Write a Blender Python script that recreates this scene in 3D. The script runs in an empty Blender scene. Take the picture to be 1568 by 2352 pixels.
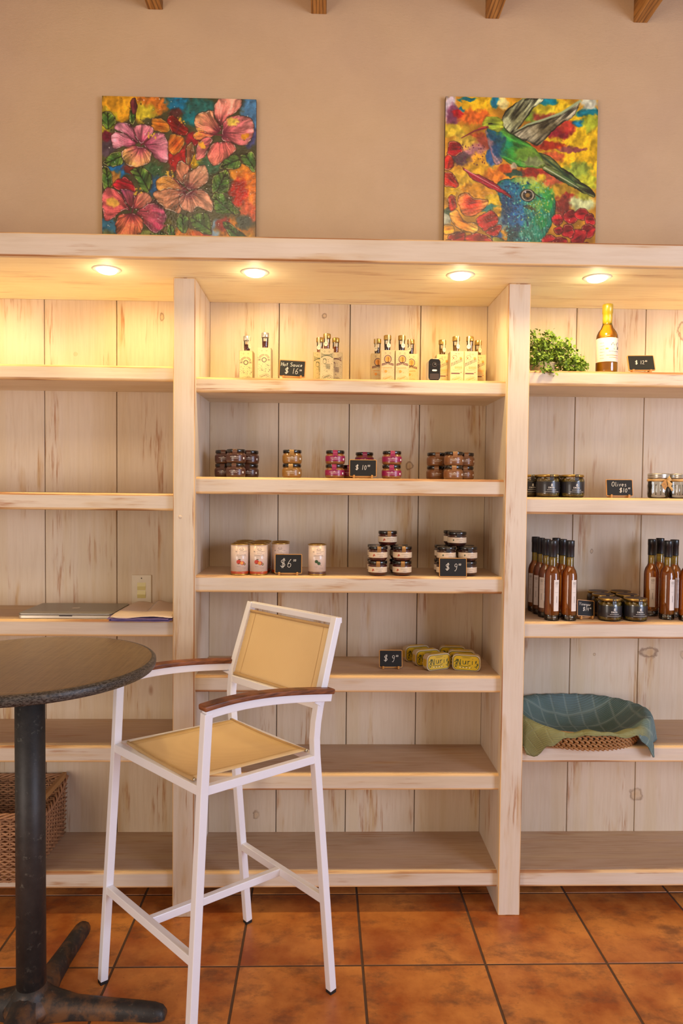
import bpy, bmesh, math, random
import numpy as np
from mathutils import Vector, Matrix
random.seed(7)
C = bpy.context.scene.collection
SC = bpy.context.scene
PI = math.pi

# ------------------------------------------------------------------ camera
cam_d = bpy.data.cameras.new('camera'); cam = bpy.data.objects.new('camera', cam_d); C.objects.link(cam)
cam_d.sensor_fit = 'HORIZONTAL'; cam_d.sensor_width = 36.0; cam_d.lens = 36 * 1611.5294 / 1568; cam_d.clip_start = 0.02
yaw, pitch, roll = 0.0257, -0.0334, 0.0098
fw = Vector((math.sin(yaw) * math.cos(pitch), math.cos(yaw) * math.cos(pitch), math.sin(pitch)))
rt = Vector((math.cos(yaw), -math.sin(yaw), 0)); up = rt.cross(fw)
r2 = rt * math.cos(roll) + up * math.sin(roll); u2 = up * math.cos(roll) - rt * math.sin(roll)
cam.matrix_world = Matrix(((r2.x, u2.x, -fw.x, -0.0029), (r2.y, u2.y, -fw.y, -2.4787), (r2.z, u2.z, -fw.z, 1.5421), (0, 0, 0, 1)))
SC.camera = cam

# ------------------------------------------------------------------ world, lights, exposure
SC.view_settings.view_transform = 'Standard'; SC.view_settings.look = 'None'; SC.view_settings.gamma = 1.0
SC.view_settings.use_curve_mapping = False; SC.view_settings.exposure = -0.07
W = bpy.data.worlds.new('world'); SC.world = W; W.use_nodes = True
bg = W.node_tree.nodes['Background']; bg.inputs[0].default_value = (1.0, 0.79, 0.57, 1); bg.inputs[1].default_value = 0.51

def area(name, loc, target, sx, sy, power, col):
    l = bpy.data.lights.new(name, 'AREA'); l.shape = 'RECTANGLE'; l.size = sx; l.size_y = sy; l.energy = power; l.color = col
    o = bpy.data.objects.new(name, l); C.objects.link(o); o.location = loc
    o.rotation_euler = (Vector(target) - Vector(loc)).to_track_quat('-Z', 'Y').to_euler(); return o
area('window_daylight', (3.6, -3.2, 1.6), (0.2, 0, 0.9), 1.6, 2.0, 122, (0.66, 0.76, 1.0))       # window to the right of the camera
area('left_daylight', (-2.6, -3.4, 1.1), (-0.2, 0, 0.5), 1.4, 2.0, 52, (1.0, 0.89, 0.80))   # warm daylight from the left, source unseen
area('wall_fill', (0.2, -1.9, 3.35), (0.2, 0.34, 2.75), 2.6, 0.6, 24, (1.0, 0.80, 0.54))          # added warm area light, unseen, brightens the upper wall
LIGHTS = [(-1.32, -0.08), (-0.737, -0.078), (-0.242, -0.075), (0.454, -0.084), (0.923, -0.082), (1.5, -0.08)]
SOF = 2.2700; BK = 0.32
for i, (x, y) in enumerate(LIGHTS):
    l = bpy.data.lights.new('downlight_beam', 'SPOT'); l.energy = 14; l.color = (1.0, 0.74, 0.31); l.spot_size = math.radians(128); l.spot_blend = 0.75
    l.shadow_soft_size = 0.028
    o = bpy.data.objects.new('downlight_beam', l); C.objects.link(o); o.location = (x, y + 0.004, SOF - 0.016); o.rotation_euler = (math.radians(33), 0, 0)
    l = bpy.data.lights.new('soffit_fill', 'POINT'); l.energy = 0.35; l.color = (1.0, 0.80, 0.48); l.shadow_soft_size = 0.02  # added point light under each downlight to brighten the soffit
    o = bpy.data.objects.new('soffit_fill', l); C.objects.link(o); o.location = (x, y, SOF - 0.045)

# ------------------------------------------------------------------ materials
def srgb(r, g, b):
    f = lambda c: (c / 255) / 12.92 if c <= 10.3 else ((c / 255 + 0.055) / 1.055) ** 2.4
    return (f(r), f(g), f(b), 1)
class NT:
    def __init__(s, name):
        m = bpy.data.materials.new(name); m.use_nodes = True; s.m = m; s.t = m.node_tree; s.b = s.t.nodes['Principled BSDF']; s.out = s.t.nodes['Material Output']
    def n(s, typ, ins=None, **kw):
        n = s.t.nodes.new(typ)
        for k, v in kw.items(): setattr(n, k, v)
        for k, v in (ins or {}).items():
            if hasattr(v, 'is_linked') or isinstance(v, bpy.types.NodeSocket): s.t.links.new(v, n.inputs[k])
            else: n.inputs[k].default_value = v
        return n
    def link(s, a, b): s.t.links.new(a, b)
    def math(s, op, a, b=0.0, clamp=False): return s.n('ShaderNodeMath', {0: a, 1: b}, operation=op, use_clamp=clamp).outputs[0]
    def mix(s, f, a, b):
        n = s.t.nodes.new('ShaderNodeMix'); n.data_type = 'RGBA'
        for i, v in ((0, f), (6, a), (7, b)):
            if isinstance(v, bpy.types.NodeSocket): s.t.links.new(v, n.inputs[i])
            else: n.inputs[i].default_value = v
        return n.outputs[2]
    def ramp(s, f, lo, hi): return s.n('ShaderNodeMapRange', {0: f, 1: lo, 2: hi}).outputs[0]
    def noise(s, v, scale, detail=4, rough=0.55): return s.n('ShaderNodeTexNoise', {'Vector': v, 'Scale': scale, 'Detail': detail, 'Roughness': rough}).outputs['Fac']
    def mapping(s, v, sc, loc=(0, 0, 0)): return s.n('ShaderNodeMapping', {'Vector': v, 'Scale': sc, 'Location': loc}).outputs[0]
    def bump(s, h, st, dist=0.01): s.link(s.n('ShaderNodeBump', {'Height': h, 'Strength': st, 'Distance': dist}).outputs[0], s.b.inputs['Normal'])
def plain(name, col, rough=0.5, metal=0.0, coat=0.0, var=0.08, scale=40, bump=0.0):
    s = NT(name); co = s.n('ShaderNodeTexCoord').outputs['Object']
    n = s.noise(co, scale); d = tuple(c * (1 - var) for c in col[:3]) + (1,); h = tuple(min(1, c * (1 + var)) for c in col[:3]) + (1,)
    s.link(s.mix(n, d, h), s.b.inputs['Base Color'])
    s.b.inputs['Roughness'].default_value = rough; s.b.inputs['Metallic'].default_value = metal; s.b.inputs['Coat Weight'].default_value = coat; s.b.inputs['Coat Roughness'].default_value = 0.05
    if bump: s.bump(n, bump, 0.002)
    return s.m

def wood_white(name, axis, base=(214, 200, 180), knots=(), wear=1.35, edge=True, grain=0.34):
    """whitewashed pine: pale wash over brown grain, rubbed through in streaks and on edges, edges tinted with downlight gold"""
    s = NT(name); geo = s.n('ShaderNodeNewGeometry'); co = s.n('ShaderNodeTexCoord').outputs['Object']
    isl = s.n('ShaderNodeVectorMath', {0: s.n('ShaderNodeCombineXYZ', {0: geo.outputs['Random Per Island'], 1: geo.outputs['Random Per Island'], 2: geo.outputs['Random Per Island']}).outputs[0], 3: 17.0}, operation='SCALE').outputs[0]
    p = s.n('ShaderNodeVectorMath', {0: co, 1: isl}, operation='ADD').outputs[0]
    st = {'z': (1, 1, 0.06), 'x': (0.06, 1, 1), 'y': (1, 0.06, 1)}[axis]
    ps = s.mapping(p, st)
    fine = s.noise(ps, 110, 4, 0.6); mid = s.noise(ps, 30, 3, 0.5); big = s.noise(p, 3.0, 2); cloud = s.noise(s.mapping(p, {'z': (1, 1, 0.22), 'x': (0.22, 1, 1), 'y': (1, 0.22, 1)}[axis]), 13, 3); band = s.noise(s.mapping(p, {'z': (1, 1, 0.02), 'x': (0.02, 1, 1), 'y': (1, 0.02, 1)}[axis]), 14, 2)
    b = srgb(*base); d = srgb(base[0] - 30, base[1] - 40, base[2] - 48); w = srgb(min(255, base[0] + 14), min(255, base[1] + 16), min(255, base[2] + 22))
    col = s.mix(s.math('MULTIPLY', s.ramp(fine, 0.42, 0.72), grain), b, d)
    col = s.mix(s.math('MULTIPLY', s.ramp(big, 0.35, 0.7), 0.5), col, w)
    brown = srgb(150, 98, 58); pale = srgb(196, 158, 106)
    col = s.mix(s.math('MULTIPLY', s.ramp(band, 0.52, 0.64), 0.30), col, srgb(206, 180, 134))
    m1 = s.math('MULTIPLY', s.ramp(mid, 0.50, 0.66), s.ramp(cloud, 0.52, 0.64)); col = s.mix(s.math('MULTIPLY', m1, 0.62 * wear, True), col, pale)
    m2 = s.math('MULTIPLY', s.ramp(fine, 0.50, 0.66), s.ramp(cloud, 0.565, 0.65)); col = s.mix(s.math('MULTIPLY', m2, 0.64 * wear, True), col, srgb(168, 114, 70))
    vor = s.n('ShaderNodeTexVoronoi', {'Vector': s.mapping(p, {'z': (1, 1, 0.45), 'x': (0.45, 1, 1), 'y': (1, 0.45, 1)}[axis]), 'Scale': 3.1}); dd = vor.outputs['Distance']
    kn = s.math('MULTIPLY', s.ramp(dd, 0.040, 0.018), 0.65); col = s.mix(kn, col, brown)
    for (kx, kz, rx, rz) in knots:
        sep = s.n('ShaderNodeSeparateXYZ', {0: co})
        dx = s.math('DIVIDE', s.math('SUBTRACT', sep.outputs[0], kx), rx); dz = s.math('DIVIDE', s.math('SUBTRACT', sep.outputs[2], kz), rz)
        r = s.math('SQRT', s.math('ADD', s.math('MULTIPLY', dx, dx), s.math('MULTIPLY', dz, dz)))
        r = s.math('ADD', r, s.math('MULTIPLY', s.math('SUBTRACT', s.noise(co, 34, 3), 0.5), 1.5))
        ring = s.math('MULTIPLY', s.math('SUBTRACT', 1.0, s.math('ABSOLUTE', s.math('MULTIPLY', s.math('SUBTRACT', r, 0.80), 3.2)), True), s.ramp(cloud, 0.30, 0.50))
        core = s.ramp(r, 1.0, 0.2)
        col = s.mix(s.math('MULTIPLY', core, 0.55), col, pale); col = s.mix(s.math('MULTIPLY', ring, 0.7), col, srgb(112, 74, 40))
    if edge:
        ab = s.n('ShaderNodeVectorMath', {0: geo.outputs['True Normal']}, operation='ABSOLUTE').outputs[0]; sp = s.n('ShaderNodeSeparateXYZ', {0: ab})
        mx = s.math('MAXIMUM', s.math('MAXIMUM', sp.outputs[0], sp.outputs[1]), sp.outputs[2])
        em = s.ramp(mx, 0.995, 0.96); col = s.mix(s.math('MULTIPLY', em, 0.75), col, srgb(238, 188, 112)); col = s.mix(s.math('MULTIPLY', s.math('MULTIPLY', em, s.ramp(mid, 0.49, 0.58)), 0.85), col, srgb(150, 88, 46))  # golden bevels: downlight gleam painted over worn pine; brown patches are wear
    s.link(col, s.b.inputs['Base Color']); s.b.inputs['Roughness'].default_value = 0.55
    s.bump(s.math('ADD', fine, mid), 0.18, 0.003)
    return s.m
M = {}
KN = [(0.0, 1.0, 1, 1)]
def kn(*l): return l
M['back'] = wood_white('whitewashed_pine_boards', 'z', (212, 191, 164), kn((-0.005, 2.223, .011, .011), (-0.643, 2.21, .009, .016), (-0.98, 2.06, .008, .008), (-0.262, 0.225, .016, .018), (1.322, 0.888, .034, .024), (1.285, 0.305, .030, .028), (1.47, 0.88, .018, .02), (0.337, 1.635, .016, .016), (0.225, 1.655, .012, .012), (1.43, 2.19, .024, .04), (-0.165, 1.26, .010, .014), (1.10, 0.88, .006, .006), (1.08, 1.30, .006, .010)), edge=False)
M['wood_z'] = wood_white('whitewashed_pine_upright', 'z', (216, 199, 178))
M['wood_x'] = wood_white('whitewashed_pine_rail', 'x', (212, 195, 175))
M['shelf_top'] = wood_white('whitewashed_pine_shelf_lit', 'x', (232, 214, 184), edge=False, wear=0.6, grain=0.4)  # paler copy of shelf: lit top shelves put into colour, for soffit bounce
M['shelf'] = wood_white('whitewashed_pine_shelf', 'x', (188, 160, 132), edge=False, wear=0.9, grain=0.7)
M['soffit'] = wood_white('whitewashed_pine_soffit', 'x', (252, 236, 200), edge=False, wear=0.7)

def m_plaster():
    s = NT('tan_plaster'); co = s.n('ShaderNodeTexCoord').outputs['Object']
    a = s.noise(co, 1.3, 3); b = s.noise(co, 7, 5, 0.6); c = s.noise(s.mapping(co, (1, 1, 2.2)), 60, 6, 0.7)
    col = s.mix(s.ramp(a, 0.35, 0.65), srgb(198, 168, 138), srgb(204, 174, 136)); col = s.mix(s.math('MULTIPLY', s.ramp(b, 0.4, 0.7), 0.35), col, srgb(212, 182, 148))
    col = s.mix(s.math('MULTIPLY', s.ramp(c, 0.62, 0.76), 0.22), col, srgb(160, 118, 84))
    s.link(col, s.b.inputs['Base Color']); s.b.inputs['Roughness'].default_value = 0.85
    s.bump(s.math('ADD', s.math('MULTIPLY', b, 2.0), c), 0.35, 0.006); return s.m
M['plaster'] = m_plaster()
def m_tile():
    s = NT('terracotta_tile'); co = s.n('ShaderNodeTexCoord').outputs['Object']; r = s.n('ShaderNodeNewGeometry').outputs['Random Per Island']
    off = s.n('ShaderNodeCombineXYZ', {0: s.math('MULTIPLY', r, 31), 1: s.math('MULTIPLY', r, 13), 2: 0.0}).outputs[0]
    p = s.n('ShaderNodeVectorMath', {0: co, 1: off}, operation='ADD').outputs[0]
    a = s.noise(p, 4.2, 5, 0.62); b = s.noise(s.mapping(p, (1, 1.5, 1)), 6.5, 7, 0.70); c = s.noise(p, 70, 4, 0.7)
    col = s.mix(s.ramp(a, 0.36, 0.64), srgb(164, 88, 38), srgb(222, 148, 74))
    col = s.mix(s.math('MULTIPLY', s.ramp(b, 0.50, 0.66), 0.75), col, srgb(104, 72, 50))
    col = s.mix(s.math('MULTIPLY', s.ramp(b, 0.44, 0.30), 0.35), col, srgb(214, 136, 70))
    col = s.mix(s.math('MULTIPLY', s.ramp(c, 0.62, 0.74), 0.5), col, srgb(84, 44, 24))
    col = s.mix(s.math('MULTIPLY', r, 0.22), col, srgb(150, 60, 24))
    s.link(col, s.b.inputs['Base Color']); s.link(s.ramp(b, 0.2, 0.8), s.b.inputs['Roughness']); s.b.inputs['Roughness'].default_value = 0.4
    rr = s.n('ShaderNodeMapRange', {0: b, 1: 0.2, 2: 0.8, 3: 0.32, 4: 0.5}).outputs[0]; s.link(rr, s.b.inputs['Roughness'])
    s.bump(b, 0.12, 0.004); return s.m
M['tile'] = m_tile()
M['grout'] = plain('grout', srgb(92, 66, 46), 0.9, scale=60, var=0.25)
def m_rafter():
    s = NT('oiled_rafter_wood'); co = s.n('ShaderNodeTexCoord').outputs['Object']; p = s.mapping(co, (1, 0.08, 1))
    a = s.noise(p, 60, 4); b = s.n('ShaderNodeTexWave', {'Vector': s.mapping(co, (1, 0.12, 1)), 'Scale': 22, 'Distortion': 6, 'Detail': 3}).outputs['Fac']
    col = s.mix(s.ramp(a, 0.35, 0.65), srgb(160, 106, 46), srgb(206, 150, 78)); col = s.mix(s.math('MULTIPLY', s.ramp(b, 0.6, 0.95), 0.6), col, srgb(86, 50, 20))
    s.link(col, s.b.inputs['Base Color']); s.b.inputs['Roughness'].default_value = 0.5; return s.m
M['rafter'] = m_rafter()
M['ceil'] = plain('ceiling_boards', srgb(170, 120, 72), 0.6, scale=8)
def m_fabric(name, c1, c2, sc=900):
    s = NT(name); co = s.n('ShaderNodeTexCoord').outputs['Object']
    n = s.noise(co, 6, 3); w1 = s.n('ShaderNodeTexWave', {'Vector': co, 'Scale': sc / 6.28, 'Distortion': 0.3}, bands_direction='X').outputs['Fac']; w2 = s.n('ShaderNodeTexWave', {'Vector': co, 'Scale': sc / 6.28, 'Distortion': 0.3}, bands_direction='Z').outputs['Fac']
    f = s.math('MULTIPLY', s.math('ADD', w1, w2), 0.5)
    col = s.mix(s.math('ADD', s.math('MULTIPLY', n, 0.7), s.math('MULTIPLY', f, 0.3)), c1, c2)
    s.link(col, s.b.inputs['Base Color']); s.b.inputs['Roughness'].default_value = 0.75; s.bump(f, 0.15, 0.0008)
    return s.m
M['sling'] = m_fabric('cream_sling_fabric', srgb(218, 186, 134), srgb(234, 204, 152))
M['seam'] = plain('sling_hem', srgb(190, 156, 108), 0.8)
M['white_metal'] = plain('white_powder_coated_metal', srgb(240, 240, 248), 0.32, var=0.02)
def m_armwood():
    s = NT('brown_arm_wood'); co = s.n('ShaderNodeTexCoord').outputs['Object']; a = s.noise(s.mapping(co, (0.4, 0.4, 3)), 45, 5)
    s.link(s.mix(s.ramp(a, 0.35, 0.65), srgb(84, 42, 22), srgb(146, 86, 48)), s.b.inputs['Base Color']); s.b.inputs['Roughness'].default_value = 0.42; s.bump(a, 0.2, 0.001); return s.m
M['armwood'] = m_armwood()
M['black_rubber'] = plain('black_rubber', srgb(28, 24, 24), 0.7)
def m_castiron():
    s = NT('black_cast_iron'); co = s.n('ShaderNodeTexCoord').outputs['Object']
    a = s.noise(co, 14, 5, 0.65); b = s.noise(co, 45, 5, 0.7); sp = s.n('ShaderNodeSeparateXYZ', {0: co}).outputs[2]
    col = s.mix(s.ramp(a, 0.3, 0.7), srgb(40, 38, 38), srgb(62, 58, 56)); col = s.mix(s.math('MULTIPLY', s.ramp(b, 0.60, 0.72), 0.45), col, srgb(134, 132, 120))
    rust = s.math('MULTIPLY', s.ramp(a, 0.47, 0.62), s.ramp(sp, 0.16, 0.01)); col = s.mix(rust, col, srgb(116, 80, 50))
    s.link(col, s.b.inputs['Base Color']); s.b.inputs['Roughness'].default_value = 0.5; s.b.inputs['Metallic'].default_value = 0.25; s.bump(b, 0.2, 0.003); return s.m
M['iron'] = m_castiron()
def m_tabletop():
    s = NT('woven_brown_laminate'); co = s.n('ShaderNodeTexCoord').outputs['Object']
    def cross(ax, sc, st):
        return s.noise(s.mapping(co, st), sc, 3, 0.6)
    a = s.noise(s.mapping(co, (1, 0.04, 1)), 230, 3, 0.6); b = s.noise(s.mapping(co, (0.04, 1, 1)), 230, 3, 0.6); g = s.noise(co, 5, 3)
    col = s.mix(s.ramp(a, 0.3, 0.7), srgb(92, 74, 50), srgb(136, 112, 78)); col = s.mix(s.math('MULTIPLY', s.ramp(b, 0.4, 0.7), 0.5), col, srgb(150, 122, 84)); col = s.mix(s.math('MULTIPLY', g, 0.3), col, srgb(96, 80, 60))
    s.link(col, s.b.inputs['Base Color']); s.b.inputs['Roughness'].default_value = 0.30; return s.m
M['tabletop'] = m_tabletop()
def m_tedge():
    s = NT('grey_ribbed_table_edge'); co = s.n('ShaderNodeTexCoord').outputs['Object']
    a = s.noise(s.mapping(co, (1, 1, 3)), 120, 3, 0.7); s.link(s.mix(s.ramp(a, 0.42, 0.62), srgb(36, 32, 30), srgb(96, 90, 84)), s.b.inputs['Base Color']); s.b.inputs['Roughness'].default_value = 0.35; s.bump(a, 0.5, 0.002); return s.m
M['tedge'] = m_tedge()
def m_wicker(name, c1, c2, sc=60):
    s = NT(name); co = s.n('ShaderNodeTexCoord').outputs['Object']; a = s.noise(s.mapping(co, (0.35, 0.35, 2)), sc, 4); i = s.n('ShaderNodeNewGeometry').outputs['Random Per Island']
    col = s.mix(s.math('ADD', s.math('MULTIPLY', a, 0.6), s.math('MULTIPLY', i, 0.4)), c1, c2); s.link(col, s.b.inputs['Base Color']); s.b.inputs['Roughness'].default_value = 0.6; return s.m
M['wicker'] = m_wicker('brown_willow', srgb(92, 54, 34), srgb(214, 158, 112))
M['hyacinth'] = m_wicker('braided_hyacinth', srgb(132, 86, 44), srgb(196, 144, 88), 90)
M['lath'] = plain('wood_lath', srgb(176, 128, 74), 0.6, scale=25)
def thin_glass(name, tint=(1, 1, 1, 1), gl=0.0):
    s = NT(name); s.t.nodes.remove(s.b); fr = s.n('ShaderNodeFresnel', {'IOR': 1.5}).outputs[0]
    tr = s.n('ShaderNodeBsdfTransparent', {'Color': tint}); g = s.n('ShaderNodeBsdfGlossy', {'Roughness': 0.03})
    mx = s.n('ShaderNodeMixShader', {0: s.math('ADD', fr, gl), 1: tr.outputs[0], 2: g.outputs[0]}); s.link(mx.outputs[0], s.out.inputs[0]); return s.m
M['glass'] = thin_glass('clear_glass', (0.93, 0.94, 0.92, 1), 0.03)
def liquid(name, col, trans=0.35):
    s = NT(name); p = s.b; p.inputs['Base Color'].default_value = col; p.inputs['Roughness'].default_value = 0.08; p.inputs['Coat Weight'].default_value = 0.6
    n = s.noise(s.n('ShaderNodeTexCoord').outputs['Object'], 18, 2); s.link(s.mix(n, tuple(c * 0.75 for c in col[:3]) + (1,), tuple(min(1, c * 1.15) for c in col[:3]) + (1,)), p.inputs['Base Color'])
    tl = s.n('ShaderNodeBsdfTransparent', {'Color': tuple(min(1, c ** 0.5) for c in col[:3]) + (1,)})
    mx = s.n('ShaderNodeMixShader', {0: trans, 1: p.outputs[0], 2: tl.outputs[0]}); s.link(mx.outputs[0], s.out.inputs[0]); return s.m
M['vinegar'] = liquid('amber_vinegar', srgb(226, 138, 50), 0.66)
M['honey'] = liquid('golden_liquid', srgb(236, 164, 30), 0.45)
M['neckoil'] = liquid('yellow_neck', srgb(206, 170, 50), 0.6)
M['sauce_red'] = liquid('red_sauce', srgb(140, 52, 18), 0.15)
M['sauce_dark'] = liquid('dark_sauce', srgb(84, 34, 18), 0.1)
M['sauce_yellow'] = liquid('yellow_sauce', srgb(206, 150, 40), 0.3)
M['sauce_orange'] = liquid('orange_sauce', srgb(190, 104, 36), 0.25)
def jarmat(name, c, coat=1.0, rough=0.35): return plain(name, c, rough, coat=coat, var=0.25, scale=60)
M['spread_brown'] = jarmat('brown_spread', srgb(84, 46, 24)); M['spread_gold'] = jarmat('gold_spread', srgb(148, 98, 34)); M['spread_tan'] = jarmat('tan_spread', srgb(124, 76, 40)); M['spread_ochre'] = jarmat('ochre_spread', srgb(134, 78, 32))
M['lab_brown'] = plain('brown_label', srgb(80, 42, 28), 0.4, coat=0.3); M['lab_gold'] = plain('gold_label', srgb(144, 102, 44), 0.4, coat=0.3); M['lab_magenta'] = plain('magenta_label', srgb(140, 14, 74), 0.4, coat=0.3); M['lab_tan'] = plain('tan_label', srgb(128, 80, 42), 0.4, coat=0.3)
M['lab_cream'] = plain('cream_label', srgb(214, 190, 160), 0.5); M['lab_black'] = plain('black_label', srgb(34, 30, 34), 0.35, coat=0.3); M['lab_white'] = plain('white_label', srgb(226, 214, 204), 0.5)
M['jam'] = jarmat('dark_red_jam', srgb(70, 22, 14)); M['jam_dark'] = jarmat('dark_jam', srgb(54, 24, 18))
M['olives'] = jarmat('green_olives', srgb(112, 92, 28)); M['olive'] = plain('olive_fruit', srgb(142, 110, 36), 0.3, coat=0.8)
M['black_lid'] = plain('black_lid', srgb(16, 12, 12), 0.25, coat=0.6); M['gold_lid'] = plain('gold_metal', srgb(190, 156, 84), 0.28, metal=0.9); M['silver'] = plain('silver_metal', srgb(206, 202, 194), 0.28, metal=0.9)
M['white_ink'] = plain('white_print', srgb(232, 226, 216), 0.6); M['chalk'] = plain('chalk', srgb(236, 228, 214), 0.9); M['dark_ink'] = plain('dark_print', srgb(78, 66, 58), 0.6)
M['blue_ink'] = plain('blue_black_print', srgb(62, 58, 70), 0.6); M['green_ink'] = plain('green_print', srgb(62, 76, 50), 0.6); M['maroon_ink'] = plain('maroon_print', srgb(112, 58, 58), 0.6); M['red_ink'] = plain('red_print', srgb(176, 66, 34), 0.6); M['orange_ink'] = plain('orange_print', srgb(226, 150, 66), 0.6)
M['card'] = plain('cream_box_card', srgb(206, 184, 138), 0.6); M['seal'] = plain('cream_paper_seal', srgb(230, 216, 184), 0.6)
M['slate'] = plain('blackboard', srgb(12, 9, 9), 0.7, var=0.2, scale=70); M['signwood'] = plain('light_sign_wood', srgb(196, 138, 68), 0.5, scale=50)
M['can_band'] = plain('orange_can_band', srgb(172, 62, 22), 0.35, coat=0.4); M['can_band_brown'] = plain('brown_can_band', srgb(92, 56, 46), 0.35, coat=0.4); M['can_paper'] = plain('pale_can_print', srgb(220, 196, 180), 0.3, coat=0.5, var=0.02)
M['tomato'] = plain('tomato_print', srgb(190, 56, 34), 0.5); M['leafgreen'] = plain('green_leaf_print', srgb(52, 78, 34), 0.5)
M['tin'] = plain('tin_wrapper', srgb(196, 174, 136), 0.4, var=0.15, scale=120, bump=0.4); M['tinyellow'] = plain('yellow_tin_print', srgb(206, 168, 26), 0.35, coat=0.3, var=0.12, scale=30); M['tingreen'] = plain('green_tin_print', srgb(38, 66, 34), 0.5)
M['capsule_black'] = plain('black_capsule', srgb(24, 26, 32), 0.35, coat=0.3)
M['capsule_gold'] = plain('gold_capsule', srgb(172, 142, 28), 0.35, coat=0.6)
M['twine'] = plain('raffia', srgb(210, 166, 104), 0.8, var=0.2, scale=150); M['kraft'] = plain('kraft_tag', srgb(196, 140, 70), 0.7)
M['cam_black'] = plain('glossy_black_plastic', srgb(24, 20, 20), 0.2, coat=0.7); M['cam_white'] = plain('white_plastic', srgb(226, 216, 196), 0.4); M['cam_grey'] = plain('dark_grey_plastic', srgb(66, 52, 48), 0.4)
M['leaf'] = m_wicker('bright_green_leaf', srgb(50, 84, 12), srgb(136, 166, 40), 30); M['stem'] = plain('plant_stem', srgb(94, 104, 40), 0.6); M['pot'] = plain('cream_pot', srgb(220, 200, 168), 0.5)
M['alu'] = plain('aluminium', srgb(150, 144, 134), 0.38, metal=0.7, var=0.02); M['alu_light'] = plain('pale_aluminium_emblem', srgb(196, 188, 172), 0.3, metal=0.5); M['alu_edge'] = plain('laptop_edge', srgb(196, 184, 166), 0.35, metal=0.5)
M['paper'] = plain('crumpled_paper', srgb(206, 184, 166), 0.8, var=0.05); M['purple_paper'] = plain('purple_paper', srgb(112, 92, 140), 0.7, var=0.2, scale=60)
M['plate'] = plain('cream_switch_plate', srgb(220, 204, 178), 0.35); M['rocker'] = plain('yellowed_rocker', srgb(216, 200, 132), 0.3)
def m_emit(name, col, st):
    s = NT(name); s.b.inputs['Emission Color'].default_value = col; s.b.inputs['Emission Strength'].default_value = st; s.b.inputs['Base Color'].default_value = (1, 1, 1, 1); return s.m
M['lamp'] = m_emit('lamp_lens', (1, 0.93, 0.80, 1), 6.0)
M['trim_white'] = plain('white_lamp_trim', srgb(232, 224, 208), 0.4)
def m_towel():
    s = NT('towel_terry'); co = s.n('ShaderNodeTexCoord').outputs['Object']; uv = s.n('ShaderNodeUVMap').outputs[0]
    g = s.n('ShaderNodeSeparateXYZ', {0: uv})
    def line(o, n):
        f = s.math('FRACT', s.math('MULTIPLY', o, n)); return s.ramp(s.math('ABSOLUTE', s.math('SUBTRACT', f, 0.5)), 0.10, 0.02)
    ln = s.math('MAXIMUM', line(g.outputs[0], 9.0), line(g.outputs[1], 7.0)); rib = s.n('ShaderNodeTexWave', {'Vector': uv, 'Scale': 22, 'Distortion': 1.5, 'Detail': 2}, bands_direction='Y').outputs['Fac']
    n = s.noise(co, 5, 3); fz = s.noise(co, 420, 3, 0.7)
    col = s.mix(s.ramp(n, 0.35, 0.65), srgb(84, 108, 100), srgb(104, 126, 128)); col = s.mix(s.math('MULTIPLY', ln, 0.45), col, srgb(150, 166, 158)); col = s.mix(s.math('MULTIPLY', s.ramp(fz, 0.5, 0.8), 0.3), col, srgb(150, 160, 120))
    back = srgb(140, 138, 88)  # olive cast of warm light, painted onto the front folds
    edge = s.ramp(s.n('ShaderNodeAttribute', attribute_name='olive').outputs['Fac'], 0.3, 0.8); col = s.mix(s.math('MULTIPLY', edge, 0.8), col, back)
    s.link(col, s.b.inputs['Base Color']); s.b.inputs['Roughness'].default_value = 0.95; s.bump(s.math('ADD', s.math('MULTIPLY', rib, 0.6), s.math('ADD', fz, s.math('MULTIPLY', ln, -0.8))), 0.6, 0.004); return s.m
M['towel'] = m_towel()
def m_paint():
    s = NT('oil_paint'); a = s.n('ShaderNodeAttribute', attribute_name='paint').outputs['Color']; co = s.n('ShaderNodeTexCoord').outputs['Object']
    n = s.noise(s.mapping(co, (1, 1, 1), (3, 1, 2)), 150, 4, 0.7); n2 = s.noise(co, 420, 3, 0.7)
    hs = s.n('ShaderNodeHueSaturation', {'Color': a, 'Value': s.n('ShaderNodeMapRange', {0: n, 1: 0.25, 2: 0.75, 3: 0.86, 4: 1.12}).outputs[0]}).outputs[0]
    s.link(hs, s.b.inputs['Base Color']); s.b.inputs['Roughness'].default_value = 0.35; s.b.inputs['Coat Weight'].default_value = 0.25; s.bump(s.math('ADD', n, n2), 0.15, 0.002); return s.m
M['paint'] = m_paint(); M['canvas_edge'] = plain('canvas_edge', srgb(90, 62, 40), 0.8, var=0.4, scale=30)

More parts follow.
